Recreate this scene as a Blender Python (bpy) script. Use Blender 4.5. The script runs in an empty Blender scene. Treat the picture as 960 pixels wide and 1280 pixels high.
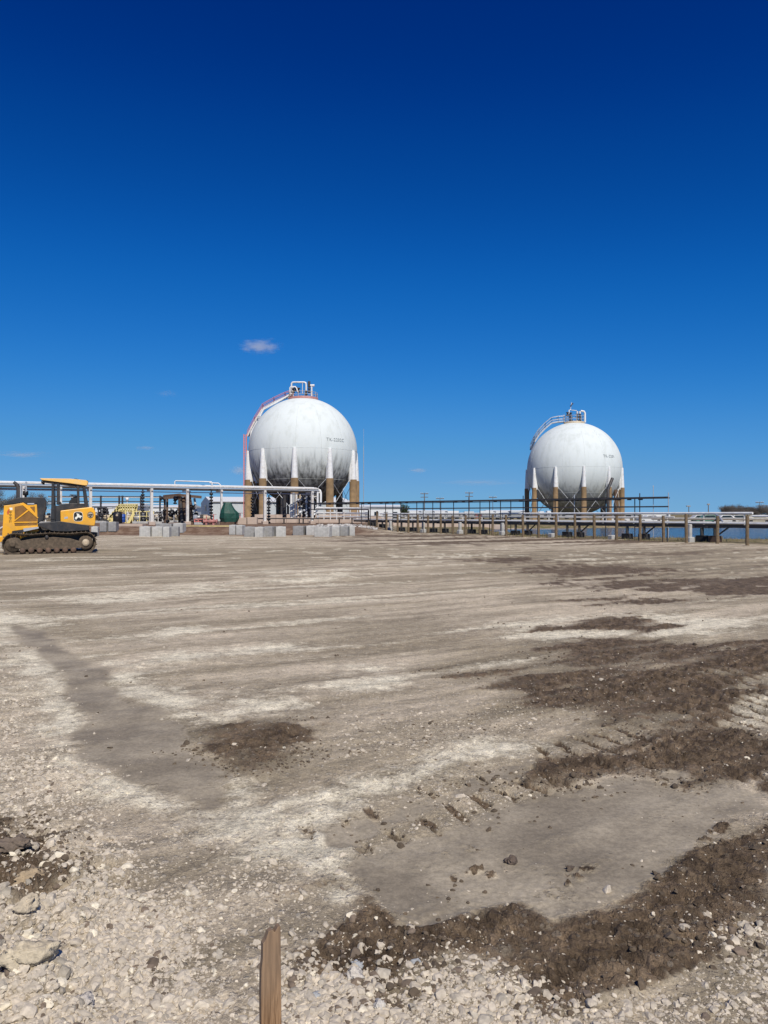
import bpy, math, random
import numpy as np
from mathutils import Vector, Matrix, Euler
R = math.radians
H = 1.6            # eye height
F = 960.0          # focal length in photo pixels (960x1280)

# ------------------------------------------------------------------ camera, world, sun
sc = bpy.context.scene
col = sc.collection
cam_d = bpy.data.cameras.new('camera'); cam = bpy.data.objects.new('camera', cam_d); col.objects.link(cam)
cam.location = (0, 0, H); cam.rotation_euler = (R(90.18), 0, 0)
cam_d.sensor_fit = 'VERTICAL'; cam_d.sensor_height = 36; cam_d.lens = 27.0
cam_d.clip_start = 0.05; cam_d.clip_end = 20000
sc.camera = cam
SUN_EL, SUN_AZ = 48.0, 17.0     # azimuth: degrees to the right of straight behind the camera
sd = Vector((math.cos(R(SUN_EL))*math.sin(R(SUN_AZ)), -math.cos(R(SUN_EL))*math.cos(R(SUN_AZ)), math.sin(R(SUN_EL))))
sun_d = bpy.data.lights.new('sun', 'SUN'); sun_d.energy = 4.6; sun_d.angle = R(0.53); sun_d.color = (1, .932, .828)
sun = bpy.data.objects.new('sun', sun_d); col.objects.link(sun)
sun.rotation_euler = sd.to_track_quat('Z', 'Y').to_euler()
w = bpy.data.worlds.new('World'); sc.world = w; w.use_nodes = True
nt = w.node_tree; bg = nt.nodes['Background']
sky = nt.nodes.new('ShaderNodeTexSky'); sky.sky_type = 'NISHITA'; sky.sun_disc = False
sky.sun_elevation = R(SUN_EL); sky.sun_rotation = math.atan2(sd.x, sd.y)
sky.altitude = 0; sky.air_density = 0.7; sky.dust_density = 0.0; sky.ozone_density = 8.0
K_SKY = 0.09      # Background strength; the curve below deepens the clear winter sky per channel
va = nt.nodes.new('ShaderNodeVectorMath'); va.operation = 'SCALE'; va.inputs['Scale'].default_value = K_SKY
cu = nt.nodes.new('ShaderNodeRGBCurve'); cu.mapping.extend = 'HORIZONTAL'
for ch, pts in enumerate((((0,0),(.06,.0015),(.098,.010),(.223,.075),(.423,.148),(.60,.185),(1,.36)),
                          ((0,0),(.085,.025),(.117,.056),(.198,.141),(.407,.292),(.624,.366),(1,.52)),
                          ((0,0),(.20,.185),(.266,.287),(.423,.500),(.687,.655),(.80,.66),(1,.78)))):
    c_ = cu.mapping.curves[ch]; c_.points[0].location = pts[0]; c_.points[1].location = pts[-1]
    for p_ in pts[1:-1]: c_.points.new(*p_)
cu.mapping.update()
vb = nt.nodes.new('ShaderNodeVectorMath'); vb.operation = 'SCALE'; vb.inputs['Scale'].default_value = 1/K_SKY
nt.links.new(sky.outputs[0], va.inputs[0]); nt.links.new(va.outputs[0], cu.inputs['Color']); nt.links.new(cu.outputs[0], vb.inputs[0]); nt.links.new(vb.outputs[0], bg.inputs[0])
bg.inputs[1].default_value = K_SKY
sc.view_settings.view_transform = 'Standard'; sc.view_settings.look = 'None'
sc.view_settings.exposure = 0.0; sc.view_settings.gamma = 1.0
sc.cycles.max_bounces = 8; sc.cycles.volume_bounces = 4
sc.cycles.volume_step_rate = 1.0; sc.cycles.volume_max_steps = 128

# ------------------------------------------------------------------ noise helpers (numpy)
def _h(ix, iy, s):
    n = (ix.astype(np.int64)*374761393 + iy.astype(np.int64)*668265263 + s*1442695041) & 0xffffffff
    n = ((n ^ (n >> 13))*1274126177) & 0xffffffff
    n = ((n ^ (n >> 16))*2246822519) & 0xffffffff
    return ((n ^ (n >> 15)) & 0xffffff)/float(0xffffff)
def vn(x, y, s=0):
    x = np.asarray(x, float); y = np.asarray(y, float)
    ix = np.floor(x); iy = np.floor(y); fx = x-ix; fy = y-iy
    fx = fx*fx*fx*(fx*(fx*6-15)+10); fy = fy*fy*fy*(fy*(fy*6-15)+10)
    a = _h(ix, iy, s); b = _h(ix+1, iy, s); c = _h(ix, iy+1, s); d = _h(ix+1, iy+1, s)
    return (a*(1-fx)+b*fx)*(1-fy) + (c*(1-fx)+d*fx)*fy
def fbm(x, y, s=0, o=4):
    t = 0; a = .5; n = 0
    for i in range(o):
        t = t + a*vn(x, y, s+i*17); n += a; a *= .5; x, y = x*1.93+y*.41+5.2, y*1.93-x*.37+1.7
    return t/n
def sst(a, b, x):
    t = np.clip((x-a)/(b-a), 0, 1); return t*t*(3-2*t)
def poly_sd(px, py, poly):
    """signed distance (negative inside) to a polygon"""
    d = np.full(px.shape, 1e18); ins = np.zeros(px.shape, bool); n = len(poly)
    for i in range(n):
        x0, y0 = poly[i]; x1, y1 = poly[(i+1) % n]
        ex, ey = x1-x0, y1-y0; wx, wy = px-x0, py-y0
        t = np.clip((wx*ex+wy*ey)/(ex*ex+ey*ey+1e-12), 0, 1)
        d = np.minimum(d, (wx-ex*t)**2+(wy-ey*t)**2)
        c = ((y0 > py) != (y1 > py)) & (px < (x1-x0)*(py-y0)/((y1-y0) if y1 != y0 else 1e-9)+x0)
        ins ^= c
    d = np.sqrt(d); return np.where(ins, -d, d)
def G(px, py):       # survey point: where a sight line meets level ground
    Y = H*F/(py-643.0); return ((px-480)/F*Y, Y)
def P(px, py, Y):
    return Vector(((px-480)/F*Y, Y, H+(643-py)/F*Y))

# ------------------------------------------------------------------ ground masks
SL1 = [G(*p) for p in [(20,782),(60,790),(78,808),(110,832),(140,838),(128,856),(150,875),(188,890),(215,905),(236,925),(238,940),(262,958),(275,975),(268,992),(262,1006),(215,992),(170,975),(135,958),(105,950),(95,925),(122,905),(98,885),(82,868),(88,848),(52,818),(22,800)]]
SL2 = [G(*p) for p in [(440,1085),(462,1062),(500,1045),(540,1040),(600,1015),(650,1000),(720,985),(770,972),(812,976),(868,990),(905,980),(945,993),(952,1012),(915,1022),(898,1030),(905,1045),(862,1058),(830,1085),(790,1110),(742,1128),(690,1140),(655,1118),(600,1128),(555,1140),(530,1152),(505,1148),(486,1122),(460,1105)]]
SL3 = [G(*p) for p in [(825,968),(850,963),(862,972),(838,979)]]
SL4 = [G(*p) for p in [(400,1035),(440,1020),(480,1010),(540,985),(600,962),(660,955),(640,985),(560,1015),(500,1045),(455,1062),(410,1055)]]
MUDS = [[G(*p) for p in q] for q in [
 [(368,1165),(392,1142),(430,1132),(470,1112),(500,1150),(540,1155),(600,1128),(650,1118),(690,1142),(760,1125),(800,1108),(850,1072),(905,1045),(990,1030),(990,1150),(925,1168),(880,1200),(800,1232),(740,1240),(680,1235),(600,1205),(560,1196),(500,1210),(470,1240),(430,1200),(390,1195)],
 [(700,955),(760,935),(800,905),(860,895),(905,880),(915,910),(990,920),(990,1020),(950,1010),(950,990),(905,976),(868,986),(812,972),(770,970),(700,985),(640,985),(650,965)],
 [(690,862),(740,850),(790,838),(870,832),(900,848),(960,840),(905,872),(880,895),(820,890),(760,902),(720,895)],
 [(590,848),(650,838),(700,836),(740,818),(820,805),(880,808),(990,805),(990,845),(900,838),(830,828),(760,848),(690,868),(640,865)],
 [(225,932),(262,922),(300,918),(345,915),(370,940),(350,958),(300,965),(255,950)],
 [(690,785),(740,770),(790,772),(830,782),(770,788)],
 [(690,812),(740,803),(790,806),(770,816),(710,820)],
 [(590,700),(640,697),(690,701),(630,705)],
 [(660,713),(700,706),(790,707),(850,714),(780,719),(700,719)],
 [(700,728),(780,723),(850,728),(900,735),(820,738),(740,734)],
 [(720,752),(780,747),(850,750),(800,757)],
 [(-20,1030),(30,1050),(44,1075),(36,1100),(20,1120),(-20,1130)],
 [(800,725),(990,720),(990,745),(880,742)],
]]
LIGHTS = [[G(*p) for p in q] for q in [
 [(-10,768),(50,778),(40,800),(70,815),(92,845),(95,880),(120,905),(98,935),(130,960),(200,990),(265,1010),(300,985),(345,1000),(440,975),(560,945),(620,925),(700,930),(610,950),(520,980),(440,1010),(420,1040),(450,1075),(460,1100),(420,1120),(370,1080),(300,1060),(240,1040),(180,1010),(100,990),(70,960),(60,900),(50,860),(20,820),(-10,790)],
 [(130,845),(165,838),(195,862),(235,880),(230,890),(200,886),(160,878),(130,868)],
 [(225,898),(270,890),(330,880),(385,885),(340,900),(270,910),(235,910)],
 [(150,832),(210,820),(290,812),(386,803),(388,812),(300,820),(210,832),(160,842)],
 [(180,795),(215,785),(252,790),(215,797)],
 [(420,838),(488,830),(486,836),(430,842)],[(422,858),(470,848),(510,846),(500,853),(440,862)],
 [(200,735),(290,728),(260,736)],[(330,727),(410,722),(400,728)],
 [(620,780),(700,775),(760,768),(880,772),(960,775),(960,782),(850,795),(760,798),(700,800),(640,795)],
 [(60,748),(200,740),(250,742),(120,752)],[(860,890),(960,860),(990,900),(940,930),(905,915)],
 [(-10,760),(30,768),(60,775),(20,782),(-10,780)],
]]
POND = [(11.2,84),(10.6,72),(13.6,61.5),(17.6,55.5),(24.5,51),(50,40),(110,26),(260,20),(300,90),(150,112),(62,120),(34,110),(24,107),(16,103),(11.8,95)]
DIR = R(31)  # direction the pad was graded in
cd, sdn = math.cos(DIR), math.sin(DIR)

DAMPV = [None]
ISL = [[G(*p) for p in q] for q in [[(568,1093),(600,1081),(640,1069),(652,1078),(615,1089),(575,1098)],[(672,1106),(700,1090),(740,1074),(775,1058),(782,1066),(745,1086),(700,1108)],[(545,1063),(575,1053),(600,1049),(598,1056),(560,1068)],[(862,1052),(890,1038),(915,1028),(925,1034),(900,1046),(870,1058)]]]
DAMP = [[G(*p) for p in q] for q in [
 [(80,835),(170,870),(250,895),(400,925),(410,960),(330,990),(290,1012),(150,985),(90,930)],
 [(380,1030),(450,1000),(560,960),(720,930),(700,1000),(480,1100),(400,1070)],
 [(560,805),(700,790),(990,780),(990,900),(760,910),(600,900)],[(540,690),(990,685),(990,728),(600,724)],
 [(-20,688),(520,683),(520,699),(200,704),(-20,712)],[(-30,730),(60,735),(130,790),(110,815),(20,785)],
 [(400,1180),(560,1200),(700,1250),(900,1200),(990,1150),(990,1280),(600,1290),(400,1250)]]]
def cleats(x, y):
    """imprint of the bulldozer's track: (bar profile 0..1, band mask)"""
    best = np.zeros_like(x); band = np.zeros_like(x)
    for cx, cy, a, half, pitch, lo, hi in ((.10,4.02,R(37),.27,.21,-.7,3.2),(1.9,5.55,R(38),.34,.20,-1.2,4.5),(2.6,5.25,R(38),.30,.20,-1.0,3.0),(1.2,4.75,R(37),.22,.20,-.8,3.5),(2.9,7.4,R(34),.36,.20,-1.5,5)):
        c, s_ = math.cos(a), math.sin(a); uu = (x-cx)*c+(y-cy)*s_; vv = -(x-cx)*s_+(y-cy)*c
        ph = (uu+(fbm(x*3, y*3, 41, 2)-.5)*.16-vv*.25)/pitch
        m = (1-sst(half*.75, half*1.15, np.abs(vv)+(fbm(x*4, y*4, 44, 2)-.5)*.3))*sst(lo, lo+.4, uu)*(1-sst(hi-1.5, hi, uu))*sst(.22, .38, fbm(x*1.3, y*1.3, 43, 3))
        tri = np.abs((ph % 1)-.5)*2
        best = np.where(m > band, sst(.14, .50, tri), best); band = np.maximum(band, m)
    return best, band
def masks(x, y):
    r = np.sqrt(x*x+y*y)
    nz = (fbm(x*2.3, y*2.3, 3)-.5); nf = (fbm(x*9, y*9, 9, 3)-.5)
    sc_ = np.clip(r/4.0, .6, 6)
    wob = (nz*.30+nf*.10)*sc_
    u = x*cd+y*sdn; v = -x*sdn+y*cd
    slick = np.zeros_like(x)
    for k, pl in enumerate((SL1, SL2, SL3)):
        d = poly_sd(x, y, pl)+wob*(.34, .40, .2)[k]+(.03*np.clip(r-6, 0, 3) if k == 0 else 0); slick = np.maximum(slick, 1-sst((-.10, -.05, -.05)[k], (.14, .09, .06)[k], d/sc_))
    d = poly_sd(x, y, SL4)+wob*1.4; slick = np.maximum(slick, .75*(1-sst(-.08, .06, d/sc_)))
    mud = np.zeros_like(x)
    wan = (fbm(u*.9, v*3.6, 33, 4)-.5)*1.1*np.clip(sc_, 1, 4)*.55
    for k, pl in enumerate(MUDS):
        d = poly_sd(x, y, pl)+wob*.7+wan-.03*sc_; mud = np.maximum(mud, 1-sst(-.22, .26, d/sc_))
    mud = mud*(.62+.38*sst(.33, .58, fbm(u*1.1+4, v*4.2, 35, 4)))
    damp = np.zeros_like(x)
    for pl in DAMP: d = poly_sd(x, y, pl)+wob*1.2+wan; damp = np.maximum(damp, 1-sst(-.5, .5, d/sc_))
    light = np.zeros_like(x)
    for pl in LIGHTS:
        d = poly_sd(x, y, pl)+wob*1.0; light = np.maximum(light, (1-sst(-.24, .26, d/sc_))*(.55+.45*sst(.35, .6, fbm(u*.9, v*3.0, 91, 3))))
    # wet brown ground along the far right of the pad and streaks of it elsewhere
    st = fbm(u*.10, v*.8, 31, 4)
    far = sst(32, 45, y)*sst(-6, 8, x+y*.12)
    mud = np.maximum(mud, far*sst(.40, .55, st)*.9)
    mud = np.maximum(mud, sst(.60, .72, fbm(u*.16+9, v*.9, 77, 4))*sst(12, 20, r)*.55*sst(-2, 6, x))
    light = np.maximum(light, sst(.58, .72, fbm(u*.22+3, v*2.0, 51, 4))*.55*sst(5, 9, r))
    slick = slick*(1-.38*sst(.48, .66, fbm(u*3+7, v*5, 99, 4))*(r < 7))
    isl = np.zeros_like(x)
    for pl in ISL: d = poly_sd(x, y, pl)+nf*.16+nz*.06; isl = np.maximum(isl, (1-sst(-.03, .07, d))*sst(.38, .56, fbm(x*14, y*14, 98, 3)))
    slick = slick*(1-isl); mud = np.maximum(mud, isl)
    cl, cb = cleats(x, y); near = cb*(1-slick*.9)
    mud = np.maximum(mud, near*sst(.35, .8, 1-cl)*.75)
    light = light*(1-slick)*(1-mud*.9)
    mud = mud*(1-slick)
    DAMPV[0] = damp
    return slick, mud, light

def pad_h(x, y):      # the plant stands on a slightly higher pad to the left
    return .55*sst(59.5, 63.0, y+ (vn(x*.6, y*.6, 5)-.5)*.8)*(1-sst(-3.5, 1.5, x-(y-62)*.05))
BERM = [(-1.35,1.4),(-1.05,2.3),(-1.6,3.2),(-2.1,4.0),(-3.2,5.6),(-5.5,8.6),(-9,13),(-20,20),(-20,-3),(-1.3,-3)]
STRIPES = []
def track_u(x, y, cx, cy, ang, half, pitch):
    c, s = math.cos(ang), math.sin(ang); u = (x-cx)*c+(y-cy)*s; v = -(x-cx)*s+(y-cy)*c
    return u, v, (1-sst(half*.8, half*1.1, np.abs(v)))
def height(x, y, slick, mud):
    r = np.sqrt(x*x+y*y)
    u = x*cd+y*sdn; v = -x*sdn+y*cd
    h = (fbm(x*.35, y*.35, 12, 3)-.5)*.07*sst(1, 5, r)+(fbm(u*.3, v*2.2, 14, 3)-.5)*.035
    rough = (fbm(x*7, y*7, 21, 4)-.5)*.022 + (fbm(x*21, y*21, 22, 3)-.5)*.014 + (vn(x*55, y*55, 24)-.5)*.006*(r < 7)
    h = h + rough*(1-slick)*(1-.3*mud)
    # bulldozer track prints: cleat marks across the direction of travel
    cp, cb = cleats(x, y); h = h+(cp-.6)*cb*(.010+.020*fbm(x*2.3, y*2.3, 47, 2)+.022*mud)*(1-slick*.8)
    # churned clods in the brown mud
    ur = x*.82-y*.57; vr = x*.57+y*.82
    rg1 = 1-np.abs(2*fbm(ur*9, vr*24, 61, 3)-1); rg2 = 1-np.abs(2*fbm(x*22, y*22, 65, 3)-1)
    h = h+mud**1.4*(sst(.55, .97, rg1)*.026+sst(.5, .95, rg2)*.013-.012+(fbm(x*5, y*5, 63, 2)-.5)*.040)*(r < 16)
    cor = (1-sst(-1.15, -.75, x+(y-2.4)*.28))*(1-sst(3.3, 4.2, y)); ua = x*.64+y*.77; va = -x*.77+y*.64
    h = h+cor*(np.abs(fbm(ua*2.2, va*8, 95, 4)-.5)*-.30+.06+(fbm(ua*9, va*16, 96, 4)-.5)*.06)
    h = h+np.where(r < 30, slick*(-.006), 0)
    d = poly_sd(x, y, BERM)
    b = 1-sst(-.5, .25, d)
    h = h+b*(.05+(fbm(x*3.1, y*3.1, 71, 4)-.42)*.20)*(r < 40)
    h = h+pad_h(x, y)
    pd = poly_sd(x, y, POND)+(fbm(x*.35, y*.35, 81, 3)-.5)*1.6
    h = h-1.1*(1-sst(-2.4, .9, pd))
    h = h+(fbm(x*.02, y*.02, 85, 3)-.5)*.6*sst(140, 300, r)
    return h

# ------------------------------------------------------------------ materials
def lin(c):
    return tuple(((v/255.)/12.92 if v <= 10 else ((v/255.+.055)/1.055)**2.4) for v in c)
def new_mat(name):
    m = bpy.data.materials.new(name); m.use_nodes = True
    return m, m.node_tree, m.node_tree.nodes['Principled BSDF']
def mat(name, c, rough=.6, metal=0, var=.18, scale=6, bump=.0, dirt=None, dirt_amt=.4, dscale=2.5, spec=.5):
    """painted / weathered surface: base colour, blotchy variation, optional grime colour"""
    m, t, b = new_mat(name); N = t.nodes; L = t.links
    tc = N.new('ShaderNodeTexCoord'); n1 = N.new('ShaderNodeTexNoise'); n1.inputs['Scale'].default_value = scale; n1.inputs['Detail'].default_value = 6
    L.new(tc.outputs['Object'], n1.inputs['Vector'])
    mp = N.new('ShaderNodeMapRange'); mp.inputs[1].default_value = .3; mp.inputs[2].default_value = .7; mp.inputs[3].default_value = 1-var; mp.inputs[4].default_value = 1+var
    L.new(n1.outputs[0], mp.inputs[0])
    mx = N.new('ShaderNodeMix'); mx.data_type = 'RGBA'; mx.blend_type = 'MULTIPLY'; mx.inputs[0].default_value = 1
    mx.inputs[6].default_value = (*c, 1); L.new(mp.outputs[0], mx.inputs[7]); out = mx.outputs[2]
    if dirt:
        n2 = N.new('ShaderNodeTexNoise'); n2.inputs['Scale'].default_value = dscale; n2.inputs['Detail'].default_value = 8; n2.inputs['Roughness'].default_value = .7
        L.new(tc.outputs['Object'], n2.inputs['Vector'])
        r2 = N.new('ShaderNodeMapRange'); r2.inputs[1].default_value = .48; r2.inputs[2].default_value = .68; r2.inputs[3].default_value = 0; r2.inputs[4].default_value = dirt_amt
        L.new(n2.outputs[0], r2.inputs[0]); m2 = N.new('ShaderNodeMix'); m2.data_type = 'RGBA'
        L.new(r2.outputs[0], m2.inputs[0]); L.new(out, m2.inputs[6]); m2.inputs[7].default_value = (*dirt, 1); out = m2.outputs[2]
    L.new(out, b.inputs['Base Color']); b.inputs['Roughness'].default_value = rough; b.inputs['Metallic'].default_value = metal
    b.inputs['Specular IOR Level'].default_value = spec
    if bump:
        bp = N.new('ShaderNodeBump'); bp.inputs['Strength'].default_value = bump; bp.inputs['Distance'].default_value = .02
        L.new(n1.outputs[0], bp.inputs['Height']); L.new(bp.outputs[0], b.inputs['Normal'])
    return m

GR = (.12, .10, .075)
M = dict(
 white=mat('white_paint', (.74,.75,.74), .45, dirt=(.35,.27,.2), dirt_amt=.35, var=.06),
 offwhite=mat('weathered_white_paint', (.62,.61,.58), .6, dirt=(.30,.22,.16), dirt_amt=.5, var=.1),
 dark=mat('dark_steel', (.035,.035,.038), .55, var=.3, dirt=(.12,.08,.05), dirt_amt=.5),
 rust=mat('rusty_steel', (.12,.075,.05), .85, var=.35, dirt=(.05,.04,.035), dirt_amt=.7),
 wood=mat('weathered_post_wood', (.155,.112,.066), .9, var=.35, scale=9, bump=.4, dirt=(.09,.06,.04), dirt_amt=.6),
 fire=mat('brown_fireproofing', (.235,.155,.078), .9, var=.28, scale=1.2, dirt=(.16,.11,.065), dirt_amt=.7, dscale=.9),
 conc=mat('concrete', (.42,.42,.40), .9, var=.18, scale=3, bump=.2, dirt=(.22,.21,.2), dirt_amt=.7, dscale=2),
 concd=mat('dark_and_shaded_concrete', (.27,.27,.265), .9, var=.2, scale=3, bump=.2, dirt=(.12,.12,.12), dirt_amt=.7, dscale=2),  # on the blocks: darker copy of conc, shade of turned-away faces painted in
 dike=mat('pinkish_concrete', (.47,.38,.31), .9, var=.14, scale=1, dirt=(.30,.22,.17), dirt_amt=.6, dscale=.7),
 black=mat('black_steel', (.012,.012,.014), .5, var=.3),
 foot=mat('black_footing', (.018,.018,.02), .8, var=.4, dirt=(.08,.07,.06), dirt_amt=.3),
 yel=mat('machine_yellow', (.80,.40,.025), .42, var=.06, scale=3, dirt=(.34,.24,.13), dirt_amt=.55, dscale=1.6),
 yelr=mat('sunlit_yellow_roof', (.82,.50,.14), .5, var=.06, dirt=(.6,.5,.35), dirt_amt=.5),  # machine yellow made paler: overhead sun on the roof painted into the colour
 char=mat('charcoal_machine_paint', (.022,.024,.028), .5, var=.25, dirt=(.14,.11,.08), dirt_amt=.35),
 mudm=mat('caked_mud', (.11,.083,.057), .95, var=.4, scale=9, bump=.5, dirt=(.07,.055,.04), dirt_amt=.8, dscale=5),
 grille=mat('brown_grille', (.22,.105,.022), .7, var=.2),
 yrail=mat('pale_yellow_paint', (.80,.68,.28), .6, var=.15, dirt=(.4,.3,.15), dirt_amt=.4),
 blue=mat('blue_plastic', (.02,.08,.36), .4),
 red=mat('faded_red_paint', (.40,.17,.15), .6, var=.2, dirt=(.5,.35,.3), dirt_amt=.5),
 pink=mat('sun_faded_red_paint', (.62,.20,.17), .6, var=.15),
 green=mat('dark_green_tarp', (.008,.060,.042), .6, var=.3, scale=4, bump=.3),
 galv=mat('galvanised_steel', (.50,.52,.54), .45, metal=.4, var=.1),
 glass=mat('dark_glass', (.02,.03,.04), .08),
 seat=mat('black_vinyl', (.02,.02,.022), .5),
 logo=mat('black_decal', (.012,.012,.012), .5, var=0),
 logow=mat('cream_decal', (.8,.8,.7), .5, var=0),
 numt=mat('faded_grey_lettering', (.22,.25,.26), .7, var=.2),
 bldw=mat('white_metal_cladding', (.70,.72,.72), .5, var=.07, dirt=(.45,.45,.44), dirt_amt=.3),
 bldg=mat('pale_grey_cladding', (.50,.54,.56), .6, var=.07, dirt=(.35,.36,.37), dirt_amt=.4),
 bark=mat('grey_bark', (.13,.11,.095), .9, var=.3),
 leaf=mat('dull_green_leaves', (.05,.07,.03), .8, var=.4),
 twig=mat('grey_brown_twigs', (.12,.105,.09), .95, var=.3),
 tan=mat('tan_steel', (.50,.42,.30), .6, var=.2, dirt=(.3,.2,.12), dirt_amt=.5),
 riprap=mat('pale_broken_rock', (.52,.50,.46), .9, var=.35, scale=4),
 redtruck=mat('red_vehicle_paint', (.45,.05,.04), .4),
)

def stake_mat():
    m, t, b = new_mat('split_pine'); N = t.nodes; L = t.links
    tc = N.new('ShaderNodeTexCoord'); mp = N.new('ShaderNodeMapping'); mp.inputs['Scale'].default_value = (55, 55, 3.2)
    L.new(tc.outputs['Object'], mp.inputs[0])
    n = N.new('ShaderNodeTexNoise'); n.inputs['Scale'].default_value = 3; n.inputs['Detail'].default_value = 8; n.inputs['Distortion'].default_value = 1.2
    L.new(mp.outputs[0], n.inputs['Vector'])
    cr = N.new('ShaderNodeValToRGB'); e = cr.color_ramp.elements
    e[0].position = .32; e[0].color = (.115, .058, .023, 1); e[1].position = .68; e[1].color = (.38, .235, .125, 1)
    L.new(n.outputs[0], cr.inputs[0])
    # greyed, dusty band near the top
    sp = N.new('ShaderNodeSeparateXYZ'); L.new(tc.outputs['Object'], sp.inputs[0])
    n2 = N.new('ShaderNodeTexNoise'); n2.inputs['Scale'].default_value = 22; L.new(tc.outputs['Object'], n2.inputs['Vector'])
    ad = N.new('ShaderNodeMath'); ad.operation = 'MULTIPLY_ADD'; ad.inputs[1].default_value = .08; L.new(n2.outputs[0], ad.inputs[0]); L.new(sp.outputs[2], ad.inputs[2])
    mr = N.new('ShaderNodeMapRange'); mr.inputs[1].default_value = .70; mr.inputs[2].default_value = .80; mr.inputs[4].default_value = .6; L.new(ad.outputs[0], mr.inputs[0])
    mx = N.new('ShaderNodeMix'); mx.data_type = 'RGBA'; L.new(mr.outputs[0], mx.inputs[0]); L.new(cr.outputs[0], mx.inputs[6]); mx.inputs[7].default_value = (.23, .165, .11, 1)
    L.new(mx.outputs[2], b.inputs['Base Color']); b.inputs['Roughness'].default_value = .85
    bp = N.new('ShaderNodeBump'); bp.inputs['Strength'].default_value = .5; bp.inputs['Distance'].default_value = .002; L.new(n.outputs[0], bp.inputs['Height']); L.new(bp.outputs[0], b.inputs['Normal'])
    return m

def ground_mat():
    m, t, b = new_mat('graded_caliche'); N = t.nodes; L = t.links
    def math_(op, a, bb=None, c=None):
        n = N.new('ShaderNodeMath'); n.operation = op
        for i, v in enumerate((a, bb, c)):
            if v is None: continue
            if isinstance(v, (int, float)): n.inputs[i].default_value = v
            else: L.new(v, n.inputs[i])
        return n.outputs[0]
    def noise(vec, sc, det=5, ro=.55, out=0):
        n = N.new('ShaderNodeTexNoise'); n.inputs['Scale'].default_value = sc; n.inputs['Detail'].default_value = det; n.inputs['Roughness'].default_value = ro
        L.new(vec, n.inputs['Vector']); return n.outputs[out]
    def mr(v, a, bb, c=0, d=1):
        n = N.new('ShaderNodeMapRange'); n.interpolation_type = 'SMOOTHSTEP'
        n.inputs[1].default_value = a; n.inputs[2].default_value = bb; n.inputs[3].default_value = c; n.inputs[4].default_value = d
        L.new(v, n.inputs[0]); return n.outputs[0]
    def mix(f, a, bb, bt='MIX'):
        n = N.new('ShaderNodeMix'); n.data_type = 'RGBA'; n.blend_type = bt
        for i, v in ((0, f), (6, a), (7, bb)):
            if isinstance(v, (int, float)): n.inputs[i].default_value = v
            elif isinstance(v, tuple): n.inputs[i].default_value = (*v, 1)
            else: L.new(v, n.inputs[i])
        return n.outputs[2]
    geo = N.new('ShaderNodeNewGeometry'); pos = geo.outputs['Position']
    at = N.new('ShaderNodeAttribute'); at.attribute_name = 'masks'
    at2 = N.new('ShaderNodeAttribute'); at2.attribute_name = 'zones'
    sp = N.new('ShaderNodeSeparateColor'); L.new(at.outputs['Color'], sp.inputs[0])
    sp2 = N.new('ShaderNodeSeparateColor'); L.new(at2.outputs['Color'], sp2.inputs[0])
    rot = N.new('ShaderNodeMapping'); rot.vector_type = 'TEXTURE'; rot.inputs['Rotation'].default_value = (0, 0, DIR); rot.inputs['Scale'].default_value = (6, 1, 1); L.new(pos, rot.inputs[0])
    streak = noise(rot.outputs[0], 1.6, 7, .6); streak2 = noise(rot.outputs[0], .35, 6, .6); streak3 = noise(rot.outputs[0], 6.5, 5, .7)
    fine = noise(pos, 38, 5, .7); mid = noise(pos, 7, 6, .65); big = noise(pos, .35, 4)
    edge = math_('ADD', math_('MULTIPLY', math_('SUBTRACT', fine, .5), .5), math_('MULTIPLY', math_('SUBTRACT', mid, .5), .9))
    slick = mr(math_('ADD', sp.outputs[0], math_('MULTIPLY', edge, .9)), .26, .60)
    mud = mr(math_('ADD', sp.outputs[1], edge), .30, .70)
    light = mr(math_('ADD', sp.outputs[2], math_('MULTIPLY', edge, 1.3)), .12, .82)
    base = mix(mr(streak, .34, .66), (.305, .256, .182), (.59, .503, .378))
    base = mix(math_('MULTIPLY', mr(streak2, .50, .66), .55), base, (.225, .182, .118))
    base = mix(math_('MULTIPLY', mr(big, .45, .65), .25), base, (.50, .425, .295))
    base = mix(math_('MULTIPLY', mr(math_('ADD', at.outputs['Alpha'], math_('MULTIPLY', edge, .8)), .15, .85), .75), base, mix(mr(streak, .34, .66), (.20, .166, .112), (.36, .30, .205)))
    base = mix(light, base, (.74, .675, .52))
    base = mix(sp2.outputs[0], base, mix(mr(mid, .35, .65), (.46, .395, .29), (.68, .61, .475)))          # loose gravel berm
    # small pebble speckle: pale and dark grit
    vo = N.new('ShaderNodeTexVoronoi'); vo.inputs['Scale'].default_value = 34; L.new(pos, vo.inputs['Vector'])
    vo2 = N.new('ShaderNodeTexVoronoi'); vo2.inputs['Scale'].default_value = 15; L.new(pos, vo2.inputs['Vector'])
    cs = N.new('ShaderNodeSeparateColor'); L.new(vo.outputs['Color'], cs.inputs[0])
    cs2 = N.new('ShaderNodeSeparateColor'); L.new(vo2.outputs['Color'], cs2.inputs[0])
    peb = math_('MULTIPLY', mr(cs.outputs[0], .80, .84), mr(vo.outputs['Distance'], .42, .30))
    peb2 = math_('MULTIPLY', mr(cs2.outputs[0], .90, .92), mr(vo2.outputs['Distance'], .34, .24))
    ps = math_('MAXIMUM', peb, peb2); dk = math_('MULTIPLY', mr(cs.outputs[1], .90, .93), mr(vo.outputs['Distance'], .40, .30))
    nos = math_('SUBTRACT', 1.0, slick)
    mudc = mix(mr(mid, .35, .65), (.105, .074, .048), (.205, .150, .098))
    c = mix(mud, base, mudc)
    c = mix(math_('MULTIPLY', math_('MULTIPLY', ps, math_('MULTIPLY', nos, math_('MULTIPLY_ADD', mud, -.6, 1.0))), .45), c, (.60, .545, .45))
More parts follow.
